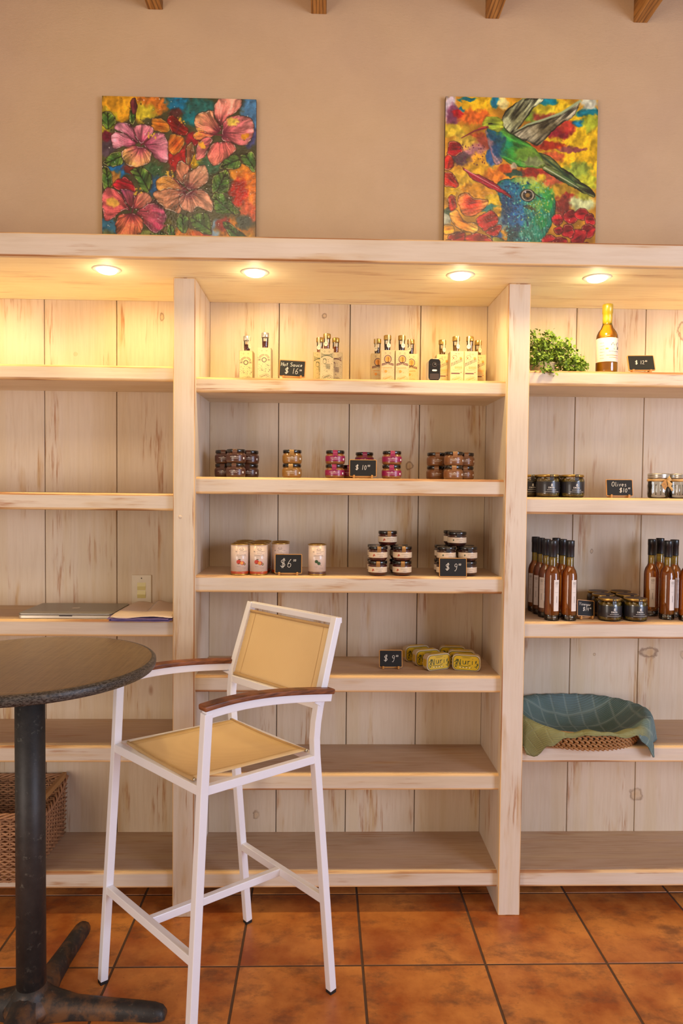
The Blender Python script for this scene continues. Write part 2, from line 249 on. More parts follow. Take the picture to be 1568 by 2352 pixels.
# ------------------------------------------------------------------ mesh builder
class MB:
    def __init__(s): s.v = []; s.f = []; s.m = []; s.sm = []; s.mats = []
    def mi(s, mat):
        if mat not in s.mats: s.mats.append(mat)
        return s.mats.index(mat)
    def add(s, vs, fs, mat, smooth=False):
        o = len(s.v); k = s.mi(mat); s.v += [tuple(v) for v in vs]
        for f in fs: s.f.append(tuple(i + o for i in f)); s.m.append(k); s.sm.append(smooth)
        return s
    def box(s, x0, x1, y0, y1, z0, z1, mat):
        vs = [(x, y, z) for x in (x0, x1) for y in (y0, y1) for z in (z0, z1)]
        return s.add(vs, [(0, 1, 3, 2), (4, 6, 7, 5), (0, 4, 5, 1), (2, 3, 7, 6), (0, 2, 6, 4), (1, 5, 7, 3)], mat)
    def lathe(s, prof, mat, c=(0, 0, 0), n=28, smooth=True, a0=0.0, a1=2 * PI):
        full = abs(a1 - a0 - 2 * PI) < 1e-6; vs = []; fs = []; nn = n if full else n + 1
        for r, z in prof:
            for i in range(nn):
                a = a0 + (a1 - a0) * i / n; vs.append((c[0] + r * math.cos(a), c[1] + r * math.sin(a), c[2] + z))
        for j in range(len(prof) - 1):
            for i in range(n):
                i2 = (i + 1) % nn if full else i + 1
                fs.append((j * nn + i, j * nn + i2, (j + 1) * nn + i2, (j + 1) * nn + i))
        if full:
            if prof[0][0] > 1e-6: fs.append(tuple(range(nn))[::-1])
            if prof[-1][0] > 1e-6: fs.append(tuple((len(prof) - 1) * nn + i for i in range(nn)))
        return s.add(vs, fs, mat, smooth)
    def sweep(s, pts, side, w, d, mat, n=4, smooth=False, taper=None, closed=False):
        """tube along pts; n=4: rectangular w (along side) by d; else ellipse"""
        P = [Vector(p) for p in pts]; side = Vector(side); vs = []; fs = []; k = len(P)
        for i, p in enumerate(P):
            if closed: t = (P[(i + 1) % k] - P[i - 1]).normalized(); a = (P[i] - P[i - 1]).normalized(); b = (P[(i + 1) % k] - P[i]).normalized()
            else:
                a = (P[i] - P[i - 1]).normalized() if i else (P[1] - P[0]).normalized(); b = (P[i + 1] - P[i]).normalized() if i < k - 1 else a; t = (a + b).normalized()
            n1 = (side - t * side.dot(t)).normalized(); n2 = t.cross(n1); q = taper[i] if taper else 1.0
            mit = 1 / max(0.5, t.dot(b))
            if n == 4: offs = [(-w / 2, -d / 2), (w / 2, -d / 2), (w / 2, d / 2), (-w / 2, d / 2)]
            else: offs = [(w / 2 * math.cos(2 * PI * j / n), d / 2 * math.sin(2 * PI * j / n)) for j in range(n)]
            bend = (b - a); use2 = abs(bend.dot(n2)) > abs(bend.dot(n1))
            for (x, y) in offs: vs.append(p + n1 * x * q * (1 if use2 else mit) + n2 * y * q * (mit if use2 else 1))
        for i in range(k if closed else k - 1):
            i2 = (i + 1) % k
            for j in range(n): fs.append((i * n + j, i * n + (j + 1) % n, i2 * n + (j + 1) % n, i2 * n + j))
        if not closed: fs.append(tuple(range(n))[::-1]); fs.append(tuple((k - 1) * n + j for j in range(n)))
        return s.add(vs, fs, mat, smooth)
    def ribbon(s, pts, w, nrm, mat):
        P = [Vector(p) for p in pts]; N = Vector(nrm); vs = []; fs = []
        for i, p in enumerate(P):
            t = (P[min(i + 1, len(P) - 1)] - P[max(i - 1, 0)])
            if t.length < 1e-9: t = Vector((1, 0, 0))
            q = N.cross(t.normalized()).normalized() * w / 2; vs += [p - q, p + q]
        for i in range(len(P) - 1): fs.append((2 * i, 2 * i + 1, 2 * i + 3, 2 * i + 2))
        return s.add(vs, fs, mat)
    def poly(s, pts, mat): return s.add(pts, [tuple(range(len(pts)))], mat)
    def build(s, name, parent=None, bevel=0.0, seg=2, loc=None):
        me = bpy.data.meshes.new(name); me.from_pydata(s.v, [], s.f); me.update()
        for m in s.mats: me.materials.append(M[m])
        me.polygons.foreach_set('material_index', s.m); me.polygons.foreach_set('use_smooth', s.sm)
        bm = bmesh.new(); bm.from_mesh(me); bmesh.ops.recalc_face_normals(bm, faces=bm.faces); bm.to_mesh(me); bm.free()
        o = bpy.data.objects.new(name, me); C.objects.link(o)
        if parent is not None: o.parent = parent
        if loc is not None: o.location = loc
        if bevel:
            b = o.modifiers.new('bevel', 'BEVEL'); b.width = bevel; b.segments = seg; b.limit_method = 'ANGLE'; b.angle_limit = math.radians(40)
        return o
def thing(name, label, cat, loc=(0, 0, 0), rz=0.0, group=None):
    o = bpy.data.objects.new(name, None); C.objects.link(o); o.empty_display_size = 0.05
    o.location = loc; o.rotation_euler = (0, 0, rz); o['label'] = label; o['category'] = cat
    if group: o['group'] = group
    return o
def tag(o, label, cat, group=None):
    o['label'] = label; o['category'] = cat
    if group: o['group'] = group
    return o
def struct(name, mb, **k):
    o = mb.build(name, **k); o['kind'] = 'structure'; return o
KIDS = {}
def dup(root, loc, rz, label, group=None):
    def rec(o, par):
        c = o.copy(); C.objects.link(c)
        if par is not None: c.parent = par
        for ch in [x for x in bpy.data.objects if x.parent == o]: rec(ch, c)
        return c
    r = rec(root, None); r.location = loc; r.rotation_euler = (0, 0, rz); r['label'] = label
    if group: r['group'] = group
    return r
class Maker:
    """first call places the prototype itself, later calls copy it"""
    def __init__(s, fn): s.fn = fn; s.proto = None
    def __call__(s, loc, rz, label, group=None):
        if s.proto is None:
            s.proto = s.fn(); r = s.proto; r.location = loc; r.rotation_euler = (0, 0, rz); r['label'] = label
            if group: r['group'] = group
            return r
        return dup(s.proto, loc, rz, label, group)

# stroke lettering (x right, y up, height 1)
def arc(cx, cy, rx, ry, a0, a1, n=10): return [(cx + rx * math.cos(math.radians(a0 + (a1 - a0) * i / n)), cy + ry * math.sin(math.radians(a0 + (a1 - a0) * i / n))) for i in range(n + 1)]
G = {
 'H': (0.6, [[(0, 0), (0.05, 1)], [(0.5, 0), (0.55, 1)], [(0.03, 0.5), (0.52, 0.55)]]),
 'h': (0.5, [[(0, 0), (0.05, 1)], [(0.02, 0.3)] + arc(0.22, 0.3, 0.18, 0.2, 160, 0, 6) + [(0.42, 0)]]),
 'o': (0.5, [arc(0.2, 0.26, 0.2, 0.26, 90, 450)]), 't': (0.4, [[(0.18, 0.9), (0.12, 0.1), (0.3, 0.02)], [(0, 0.6), (0.36, 0.62)]]),
 'S': (0.6, [arc(0.28, 0.76, 0.24, 0.22, 30, 230) + arc(0.24, 0.26, 0.26, 0.26, 90, -150)]),
 'a': (0.55, [arc(0.2, 0.25, 0.2, 0.25, 60, 400), [(0.4, 0.5), (0.38, 0.1), (0.5, 0)]]), 'u': (0.5, [[(0, 0.5), (0.04, 0.1), (0.2, 0), (0.36, 0.15), (0.4, 0.5)], [(0.4, 0.5), (0.42, 0)]]),
 'c': (0.45, [arc(0.22, 0.25, 0.2, 0.25, 50, 310)]), 'e': (0.5, [[(0.04, 0.25), (0.36, 0.3)] + arc(0.2, 0.28, 0.18, 0.25, 10, 310)]),
 'O': (0.7, [arc(0.3, 0.5, 0.28, 0.5, 90, 450, 14)]), 'l': (0.25, [[(0.02, 1), (0.05, 0.1), (0.2, 0)]]), 'i': (0.25, [[(0.08, 0.5), (0.08, 0)], [(0.1, 0.7), (0.11, 0.76)]]),
 'v': (0.45, [[(0, 0.5), (0.16, 0), (0.38, 0.55)]]), 's': (0.4, [arc(0.2, 0.38, 0.14, 0.12, 30, 230, 6) + arc(0.17, 0.13, 0.16, 0.13, 90, -150, 6)]),
 'V': (0.6, [[(0, 1), (0.24, 0), (0.55, 1)]]), 'n': (0.5, [[(0, 0.5), (0, 0)], [(0, 0.3)] + arc(0.2, 0.3, 0.2, 0.2, 180, 0, 6) + [(0.4, 0)]]),
 'g': (0.5, [arc(0.2, 0.25, 0.2, 0.25, 60, 400), [(0.4, 0.5), (0.4, -0.2), (0.2, -0.4), (0.02, -0.25)]]), 'r': (0.35, [[(0, 0.5), (0.02, 0)], [(0.01, 0.3), (0.14, 0.48), (0.3, 0.46)]]),
 '$': (0.7, [arc(0.3, 0.72, 0.26, 0.2, 30, 230) + arc(0.27, 0.27, 0.28, 0.22, 90, -160), [(0.22, -0.1), (0.27, 1.1)], [(0.36, -0.1), (0.41, 1.1)]]),
 '1': (0.3, [[(0.12, 1), (0.1, 0)]]), '6': (0.55, [[(0.34, 1), (0.1, 0.6), (0.02, 0.3)] + arc(0.22, 0.25, 0.2, 0.25, 180, -170)]), '0': (0.5, [arc(0.2, 0.45, 0.18, 0.45, 90, 450)]),
 '9': (0.5, [arc(0.2, 0.72, 0.18, 0.24, 0, 360), [(0.38, 0.72), (0.36, 0.2), (0.2, -0.15), (0.05, -0.1)]]), '2': (0.55, [arc(0.2, 0.75, 0.2, 0.22, 160, -30) + [(0.02, 0.02), (0.45, 0.04)]]),
 '4': (0.55, [[(0.16, 1), (0.02, 0.4), (0.44, 0.42)], [(0.34, 0.8), (0.3, 0)]]), ' ': (0.35, []),
 'C': (0.7, [arc(0.32, 0.5, 0.3, 0.5, 50, 310, 12)]), 'I': (0.25, [[(0.08, 1), (0.08, 0)]]), 'A': (0.75, [[(0, 0), (0.3, 1), (0.6, 0)], [(0.1, 0.35), (0.5, 0.35)]]), 'P': (0.6, [[(0.04, 0), (0.04, 1)] + arc(0.1, 0.74, 0.36, 0.26, 90, -90, 8) + [(0.04, 0.48)]]),
 'N': (0.75, [[(0.0, 0.0), (0.12, 0.9), (0.2, 1.0), (0.5, 0.05), (0.62, 0.0), (0.62, 1)], arc(0.0, 0.85, 0.14, 0.13, 0, 300, 8)]), 'L': (0.6, [[(0.05, 1), (0.05, 0), (0.5, 0)]]), 'M': (0.8, [[(0, 0), (0.06, 1), (0.34, 0.3), (0.62, 1), (0.68, 0)]]), 'R': (0.6, [[(0.04, 0), (0.04, 1)] + arc(0.1, 0.74, 0.36, 0.26, 90, -90, 8) + [(0.04, 0.48), (0.5, 0)]]),
}
def text_paths(t, x, y, h, slant=0.0):
    out = []; cx = x
    for ch in t:
        adv, st = G[ch]
        for s_ in st: out.append([(cx + (px + slant * py) * h, y + py * h) for px, py in s_])
        cx += (adv + 0.16) * h
    return out, cx
def draw_flat(mb, paths, mp, w, nrm, mat):
    for p in paths: mb.ribbon([mp(*q) for q in p], w, nrm, mat)
def dashes(x0, x1, y, h, rng, gap=0.35):
    out = []; x = x0
    while x < x1:
        w = h * rng.uniform(0.5, 1.4); out.append([(x, y + rng.uniform(-.15, .15) * h), (min(x + w, x1), y + rng.uniform(-.15, .15) * h)]); x += w + h * gap
    return out
def cyl_map(r, a_mid=-PI / 2):
    """wrap flat label coordinates (x along the arc, y up) on a cylinder facing -y"""
    return lambda x, y: (r * math.cos(a_mid + x / r), r * math.sin(a_mid + x / r), y)
def cyl_strokes(mb, r, paths, w, mat):
    mp = cyl_map(r)
    for p in paths:
        q = []
        for i in range(len(p) - 1):
            (xa, ya), (xb, yb) = p[i], p[i + 1]; k = max(1, int(abs(xb - xa) / 0.004))
            q += [(xa + (xb - xa) * j / k, ya + (yb - ya) * j / k) for j in range(k)]
        q.append(p[-1]); vs = []; fs = []
        for i, (x, y) in enumerate(q):
            x1, y1 = q[min(i + 1, len(q) - 1)]; x0, y0 = q[max(i - 1, 0)]; tx, ty = x1 - x0, y1 - y0; L = math.hypot(tx, ty) or 1; nx, ny = -ty / L * w / 2, tx / L * w / 2
            vs += [mp(x + nx, y + ny), mp(x - nx, y - ny)]
        for i in range(len(q) - 1): fs.append((2 * i, 2 * i + 1, 2 * i + 3, 2 * i + 2))
        mb.add(vs, fs, mat)
def cyl_patch(mb, r, pts, mat):
    mp = cyl_map(r); cx = sum(p[0] for p in pts) / len(pts); cy = sum(p[1] for p in pts) / len(pts); vs = [mp(cx, cy)] + [mp(*p) for p in pts]; n = len(pts)
    mb.add(vs, [(0, i + 1, (i + 1) % n + 1) for i in range(n)], mat)
def ell(cx, cy, rx, ry, n=14, rot=0): return [(cx + rx * math.cos(2 * PI * i / n) * math.cos(rot) - ry * math.sin(2 * PI * i / n) * math.sin(rot), cy + rx * math.cos(2 * PI * i / n) * math.sin(rot) + ry * math.sin(2 * PI * i / n) * math.cos(rot)) for i in range(n)]

# ------------------------------------------------------------------ setting
GX, GY, T = 0.1369, 0.1401, 0.40
f = MB(); g = 0.0028
for i in range(-9, 9):
    for j in range(-11, 2):
        x0, x1, y0, y1 = GX + i * T + g, GX + (i + 1) * T - g, GY + (j - 1) * T + g, min(GY + j * T - g, 0.36)
        if y1 - y0 < 0.02: continue
        e = 0.002
        vs = [(x0, y0, -0.004), (x1, y0, -0.004), (x1, y1, -0.004), (x0, y1, -0.004), (x0 + e, y0 + e, 0), (x1 - e, y0 + e, 0), (x1 - e, y1 - e, 0), (x0 + e, y1 - e, 0)]
        f.add(vs, [(4, 5, 6, 7), (0, 1, 5, 4), (1, 2, 6, 5), (2, 3, 7, 6), (3, 0, 4, 7)], 'tile')
f.box(GX - 9 * T, GX + 9 * T, GY - 12 * T, 0.36, -0.05, -0.0015, 'grout')
struct('floor', f)
w = MB(); w.box(-3.4, 3.7, 0.34, 0.46, 0, 3.58, 'plaster'); struct('wall_back', w)
w = MB(); w.box(-3.4, 3.7, -4.6, 0.46, 3.58, 3.64, 'ceil'); struct('ceiling', w)
for k, (xa, xb, lab) in enumerate(((-0.705, -0.646, 'brown wooden ceiling beam end above the flower painting, leftmost of the four'), (-0.069, -0.008, 'brown wooden ceiling beam, second from the left, above the gap between the paintings'), (0.618, 0.673, 'brown wooden ceiling beam above the hummingbird painting, third from the left'), (1.209, 1.265, 'brown wooden ceiling beam nearest the right edge, rightmost of the four'))):
    m = MB(); m.box(xa, xb, -4.5, 0.342, 3.402, 3.581, 'rafter'); tag(m.build('ceiling_beam', bevel=0.003), lab, 'ceiling beam', 'ceiling beams running to the back wall')

# ------------------------------------------------------------------ shelving unit
P1L, P1R, P2L, P2R = -0.5317, -0.4556, 0.6420, 0.7212
XL0, XR1 = P1L - 1.10, P2R + 1.10
REC = 0.022
shelving = thing('built_in_shelving', 'large whitewashed pine shelving built along the wall in three bays', 'shelving', (0, 0, 0))
for (a, b) in ((XL0 - 0.077, XL0), (P1L, P1R), (P2L, P2R), (XR1, XR1 + 0.077)):
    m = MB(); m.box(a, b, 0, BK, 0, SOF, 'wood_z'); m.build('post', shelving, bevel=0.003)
SEAMS = {'l': [XL0, -1.382, -1.101, -0.820, P1L], 'c': [P1R, -0.184, 0.096, 0.376, P2L], 'r': [P2R, 1.0, 1.279, 1.56, XR1]}
for k, bay in SEAMS.items():
    m = MB()
    for i in range(len(bay) - 1): m.box(bay[i] + (0.0015 if i else 0), bay[i + 1] - (0.0015 if i < len(bay) - 2 else 0), BK - 0.002, BK + 0.014, 0.06, SOF, 'back')
    m.build('back_boards', shelving, bevel=0.0015, seg=1)
Z = {'l': [1.967, 1.5174, 1.0674, 0.6131, 0.1540], 'c': [1.931, 1.5789, 1.2281, 0.8684, 0.5111, 0.1525], 'r': [1.9705, 1.5175, 1.0674, 0.6135, 0.1522]}
RH = lambda k, z: .054 if z == Z[k][0] else .0605
for k, bay in SEAMS.items():
    for z in Z[k]:
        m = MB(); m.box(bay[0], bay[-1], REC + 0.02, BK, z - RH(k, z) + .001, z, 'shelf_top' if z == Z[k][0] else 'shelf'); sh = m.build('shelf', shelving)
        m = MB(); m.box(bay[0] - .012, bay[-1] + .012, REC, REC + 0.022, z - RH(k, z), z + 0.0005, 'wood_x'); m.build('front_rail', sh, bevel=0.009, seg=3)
m = MB(); m.box(XL0 - 0.077, XR1 + 0.077, -0.185, BK, SOF, SOF + 0.02, 'soffit'); m.build('soffit_board', shelving)
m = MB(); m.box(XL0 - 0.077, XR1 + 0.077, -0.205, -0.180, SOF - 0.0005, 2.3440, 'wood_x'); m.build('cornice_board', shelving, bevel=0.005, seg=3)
m = MB(); m.box(XL0 - 0.077, XR1 + 0.077, -0.181, 0.339, 2.3180, 2.3405, 'wood_x'); m.build('top_board', shelving)
for (x, z, yy) in ((-0.506, 1.437, 0.0),):
    m = MB(); pf = [(0.0, -0.0012), (0.0055, -0.001), (0.0068, 0.0005)]
    vs = [(x + r * math.cos(a * PI / 8), yy + d, z + r * math.sin(a * PI / 8)) for r, d in pf for a in range(16)]
    m.add(vs, [(j * 16 + i, j * 16 + (i + 1) % 16, (j + 1) * 16 + (i + 1) % 16, (j + 1) * 16 + i) for j in range(2) for i in range(16)], 'wood_x', True); m.build('wood_plug', shelving)
# downlights
def mk_down():
    r = thing('recessed_downlight', '', 'downlight')
    m = MB(); m.lathe([(0.033, -0.0005), (0.046, -0.003), (0.048, 0.0), (0.033, 0.0)], 'trim_white', n=36); m.build('trim_ring', r)
    m = MB(); m.lathe([(0.0, -0.004), (0.026, -0.004), (0.032, -0.001), (0.0325, 0.0005)], 'lamp', n=36); o = m.build('lamp_lens', r, loc=(0, 0, -0.0045)); o.rotation_euler = (math.radians(-7), 0, 0)
    return r
mk = Maker(mk_down)
DL = ['round recessed downlight at the far left of the shelving soffit', 'round recessed downlight over the left bay of the shelves', 'round recessed downlight over the left half of the middle bay', 'round recessed downlight over the right half of the middle bay', 'round recessed downlight above the golden bottle in the right bay', 'round recessed downlight at the far right of the soffit']
for (x, y), lab in list(zip(LIGHTS, DL)): mk((x, y, SOF), 0, lab, 'downlights in the shelving soffit')

# ------------------------------------------------------------------ paintings
def vnoise(h, w, cells, seed):
    rng = np.random.RandomState(seed); gr = rng.rand(cells + 3, cells + 3); y = np.linspace(0, cells, h); x = np.linspace(0, cells, w)
    yi = y.astype(int); xi = x.astype(int); fy = y - yi; fx = x - xi; fy = fy * fy * (3 - 2 * fy); fx = fx * fx * (3 - 2 * fx)
    a = gr[yi][:, xi]; b = gr[yi][:, xi + 1]; c = gr[yi + 1][:, xi]; d = gr[yi + 1][:, xi + 1]
    return (a * (1 - fx) + b * fx) * (1 - fy[:, None]) + (c * (1 - fx) + d * fx) * fy[:, None]
class Painter:
    def __init__(s, w, h, pw, ph, base, seed):
        s.w, s.h = w, h; s.X, s.Y = np.meshgrid(np.linspace(0, pw, w), np.linspace(0, ph, h)); s.seed = seed; s.px = pw / w
        s.gt = np.random.RandomState(seed + 50).rand(97, 89)
        X, Y = s.X, s.Y; rot = lambda a: (X * math.cos(a) + Y * math.sin(a), Y * math.cos(a) - X * math.sin(a))
        def N(sc, o):
            u, v = rot(.6 + o); u2, v2 = rot(1.9 + o); return .6 * s.tab(u / sc + o * 11, v / sc + 3 + o) + .4 * s.tab(u2 / sc * 1.9 + 7, v2 / sc * 1.9 + o * 5)
        s.n1 = N(92, 0.0); s.n2 = N(29, 1.0); s.n3 = N(12, 2.0)
        s.wx = X + (N(60, 3.0) - .5) * 46 + (N(22, 4.0) - .5) * 16; s.wy = Y + (N(60, 5.0) - .5) * 46 + (N(22, 6.0) - .5) * 16
        s.c = np.zeros((h, w, 3)) + np.array(base) * (0.6 + 0.8 * s.n1[..., None])
    def blob(s, x, y, rx, ry, col, a=1.0):
        d = ((s.wx - x) / rx) ** 2 + ((s.wy - y) / ry) ** 2 + (s.n2 - .5) * 0.8
        m = np.clip((1.15 - d) / 0.7, 0, 1) * a; v_ = .62 + .5 * s.tab(s.wx / 26 + s.wy / 60, s.wy / 34 - s.wx / 90) + .3 * s.n2; s.c = s.c * (1 - m[..., None]) + np.array(col) * v_[..., None] * m[..., None]
    def smooth(s, pts):
        P = [np.array(p, float) for p in pts]; n = len(P); out = []
        for i in range(n):
            p0, p1, p2, p3 = P[i - 1], P[i], P[(i + 1) % n], P[(i + 2) % n]
            for t in (0, .25, .5, .75): out.append(0.5 * (2 * p1 + (p2 - p0) * t + (2 * p0 - 5 * p1 + 4 * p2 - p3) * t * t + (3 * p1 - p0 - 3 * p2 + p3) * t ** 3))
        return out
    def mask(s, pts, warp=0.5):
        P = s.smooth(pts); x = s.X * (1 - warp) + s.wx * warp; y = s.Y * (1 - warp) + s.wy * warp; ins = np.zeros(x.shape, bool); n = len(P)
        dmin = np.full(x.shape, 1e9)
        for i in range(n):
            ax, ay = P[i]; bx, by = P[(i + 1) % n]
            cond = ((ay > y) != (by > y)) & (x < (bx - ax) * (y - ay) / ((by - ay) if abs(by - ay) > 1e-9 else 1e-9) + ax); ins ^= cond
            L2 = (bx - ax) ** 2 + (by - ay) ** 2 + 1e-9; t = np.clip(((x - ax) * (bx - ax) + (y - ay) * (by - ay)) / L2, 0, 1)
            dmin = np.minimum(dmin, np.hypot(x - ax - t * (bx - ax), y - ay - t * (by - ay)))
        return np.where(ins, dmin, -dmin)
    def shape(s, pts, c_in, c_out, ctr=None, streak=0.35, outline=(58, 28, 24), rim=None, ow=4.5, warp=0.5, leaf=False):
        d = s.mask(pts, warp); a = np.clip(d / 4 + 0.5, 0, 1)[..., None]; P = np.array(pts, float); c = np.array(ctr if ctr is not None else P.mean(0))
        rad = np.hypot(s.X - c[0], s.Y - c[1]); R = max(np.hypot(*(p - c)) for p in P); t = np.clip(rad / R + (s.n2 - .5) * 0.35, 0, 1)[..., None]
        ang = np.arctan2(s.Y - c[1], s.X - c[0]) + (s.n1 - .5) * .25
        Q = P - P.mean(0); ev = np.linalg.svd(Q, full_matrices=False)[2]; al = ((s.X - c[0]) * ev[0][0] + (s.Y - c[1]) * ev[0][1]); ac = ((s.X - c[0]) * ev[1][0] + (s.Y - c[1]) * ev[1][1])
        if leaf:      # strokes slant off a midrib
            k = (s.tab((al + np.abs(ac) * .9) / 15, np.sign(ac) * 5 + ac / 80) - .5) * 1.3 + (s.tab((al + np.abs(ac) * .9) / 40, ac / 60) - .5) * 1.2 - 1.2 * np.exp(-(ac / 5) ** 2)
        elif ctr is None: k = (s.tab(ac / 13 + al / 60, al / 110 + 9) - .5) * 1.5 + (s.tab(ac / 6 + al / 40, al / 60) - .5) * .7
        else: k = (s.tab(ang * 9, rad / 90) - .5) * 1.6 + (s.tab(ang * 22, rad / 60 + 7) - .5) * 1.1
        k = k - 0.9 * np.clip(1 - d / 16, 0, 1) + 0.5 * np.clip((s.tab(s.X / 60, s.Y / 60) - .55) * 3, 0, 1)
        col = np.array(c_in) * (1 - t) + np.array(c_out) * t; col = col * np.clip(1 + (k * streak * 1.15)[..., None], .25, 1.5) * (0.9 + 0.2 * s.n3[..., None]); core = np.clip(1.2 - rad / (R * 0.28), 0, 0.85)[..., None] if ctr is not None else 0
        if ctr is not None: col = col * (1 - core) + np.array((90, 20, 40)) * core
        s.c = s.c * (1 - a) + col * a
        if outline is not None:
            o = np.clip(1 - np.abs(d + 1.0) / ow, 0, 1)[..., None] * (0.35 + 0.65 * s.n2[..., None]); s.c = s.c * (1 - o) + np.array(outline) * o
        if rim is not None:
            o = (np.clip(1 - np.abs(d - 5) / 4.0, 0, 1) * (s.n2 > 0.55) * 0.8)[..., None]; s.c = s.c * (1 - o) + np.array(rim) * o
    def tab(s, u, v):
        g = s.gt; ui = np.floor(u).astype(int); vi = np.floor(v).astype(int); fu = u - ui; fv = v - vi; fu = fu * fu * (3 - 2 * fu); fv = fv * fv * (3 - 2 * fv)
        a = g[ui % 97, vi % 89]; b = g[(ui + 1) % 97, vi % 89]; c = g[ui % 97, (vi + 1) % 89]; d = g[(ui + 1) % 97, (vi + 1) % 89]
        return (a * (1 - fu) + b * fu) * (1 - fv) + (c * (1 - fu) + d * fu) * fv
    def stroke(s, pts, w, col, a=1.0):
        P = [np.array(p, float) for p in pts]; d = np.full(s.X.shape, 1e9)
        for i in range(len(P) - 1):
            (ax, ay), (bx, by) = P[i], P[i + 1]; L2 = (bx - ax) ** 2 + (by - ay) ** 2 + 1e-9; t = np.clip(((s.X - ax) * (bx - ax) + (s.Y - ay) * (by - ay)) / L2, 0, 1)
            ww = w * (1 - 0.6 * (i + t) / (len(P) - 1)); d = np.minimum(d, np.hypot(s.X - ax - t * (bx - ax), s.Y - ay - t * (by - ay)) / ww)
        m = (np.clip(1.3 - d, 0, 1) * a)[..., None]; s.c = s.c * (1 - m) + np.array(col) * m
    def speck(s, n, col, x0, x1, y0, y1, r=4, seed=1):
        rng = np.random.RandomState(seed)
        for _ in range(n):
            x, y = rng.uniform(x0, x1), rng.uniform(y0, y1); q = rng.uniform(0.5, 1.3) * r
            m = (np.clip(1.5 - np.hypot(s.X - x, (s.Y - y) * rng.uniform(.6, 1.4)) / q, 0, 1) * 0.85)[..., None]; s.c = s.c * (1 - m) + np.array(col) * m
def canvas(name, label, P, x0, x1, z0, z1, tilt):
    r = thing(name, label, 'painting', ((x0 + x1) / 2, 0.339, z0))
    W_, H_ = x1 - x0, z1 - z0; hh, ww = P.h, P.w; th = 0.020
    lift = math.sin(tilt) * H_
    X = (P.X / P.X.max() - .5) * W_; Zc = (1 - P.Y / P.Y.max()) * H_
    rel = (P.n3 - .5) * 0.0005
    vs = np.stack([X, -th + rel, Zc], -1).reshape(-1, 3)
    idx = np.arange(hh * ww).reshape(hh, ww); fs = np.stack([idx[:-1, :-1], idx[1:, :-1], idx[1:, 1:], idx[:-1, 1:]], -1).reshape(-1, 4)
    me = bpy.data.meshes.new('painted_face'); me.from_pydata(vs.tolist(), [], fs.tolist()); me.materials.append(M['paint'])
    at = me.color_attributes.new('paint', 'FLOAT_COLOR', 'POINT'); c = np.clip(P.c * np.array([0.98, 1.05, 1.18]), 0, 255) / 255; lin = np.where(c <= 0.04045, c / 12.92, ((c + 0.055) / 1.055) ** 2.4)
    at.data.foreach_set('color', np.concatenate([lin.reshape(-1, 3), np.ones((hh * ww, 1))], 1).ravel().astype(np.float32))
    me.polygons.foreach_set('use_smooth', [True] * len(me.polygons))
    o = bpy.data.objects.new('painted_face', me); C.objects.link(o); o.parent = r
    m = MB(); m.box(-W_ / 2, W_ / 2, -th + 0.0012, -0.001, 0, H_, 'canvas_edge'); m.build('stretcher_frame', r)
    return r
DK = (40, 30, 25)
A = Painter(380, 440, 1300, 1487, (72, 66, 34), 3); sx, sy = -137, -110
def S(l): return [(x + sx, y + sy) for x, y in l]
for b in [(330, 190, 260, 130, (226, 150, 28)), (560, 170, 160, 80, (196, 104, 30)), (480, 230, 120, 70, (206, 176, 40)), (780, 160, 110, 90, (0, 104, 124)), (960, 190, 150, 90, (34, 96, 80)), (900, 270, 90, 60, (0, 100, 96)), (760, 230, 70, 50, (76, 34, 30)), (1390, 230, 90, 190, (72, 118, 140)), (1390, 420, 60, 90, (60, 60, 90)), (180, 290, 90, 90, (150, 150, 30)), (160, 390, 60, 50, (206, 176, 40)), (190, 440, 70, 60, (110, 24, 40)), (190, 530, 90, 70, (80, 60, 62)), (270, 700, 130, 60, (0, 92, 128)), (380, 690, 80, 50, (110, 34, 26)), (240, 760, 60, 70, (170, 110, 40)), (560, 740, 120, 120, (50, 84, 44)), (580, 820, 60, 80, (20, 74, 100)), (780, 600, 110, 130, (168, 20, 24)), (900, 440, 70, 70, (150, 14, 30)), (930, 610, 90, 60, (206, 150, 20)), (1060, 640, 120, 80, (60, 96, 60)), (1330, 700, 140, 80, (216, 128, 30)), (1370, 850, 130, 190, (222, 108, 26)), (1290, 860, 90, 120, (186, 28, 20)), (1390, 1010, 80, 90, (196, 74, 34)), (200, 1150, 90, 90, (50, 106, 116)), (190, 1230, 70, 60, (110, 110, 60)), (560, 1220, 120, 70, (120, 120, 50)), (680, 1150, 100, 90, (90, 80, 30)), (850, 1240, 160, 90, (222, 124, 30)), (980, 1230, 120, 70, (206, 80, 28)), (1030, 1250, 80, 60, (176, 20, 30)), (1130, 1180, 90, 130, (110, 130, 130)), (1270, 1180, 180, 130, (190, 110, 26)), (1160, 1110, 60, 60, (140, 34, 28)), (1340, 1100, 80, 60, (60, 66, 50)), (1330, 1240, 100, 70, (206, 140, 30)), (560, 980, 70, 60, (66, 40, 34)), (700, 1420, 700, 150, (150, 90, 30)), (500, 1480, 300, 110, (60, 110, 100)), (1000, 1500, 300, 110, (170, 40, 30))]: A.blob(b[0] + sx, b[1] + sy, b[2], b[3], b[4])
GR = (26, 56, 24); LG = (126, 146, 48)
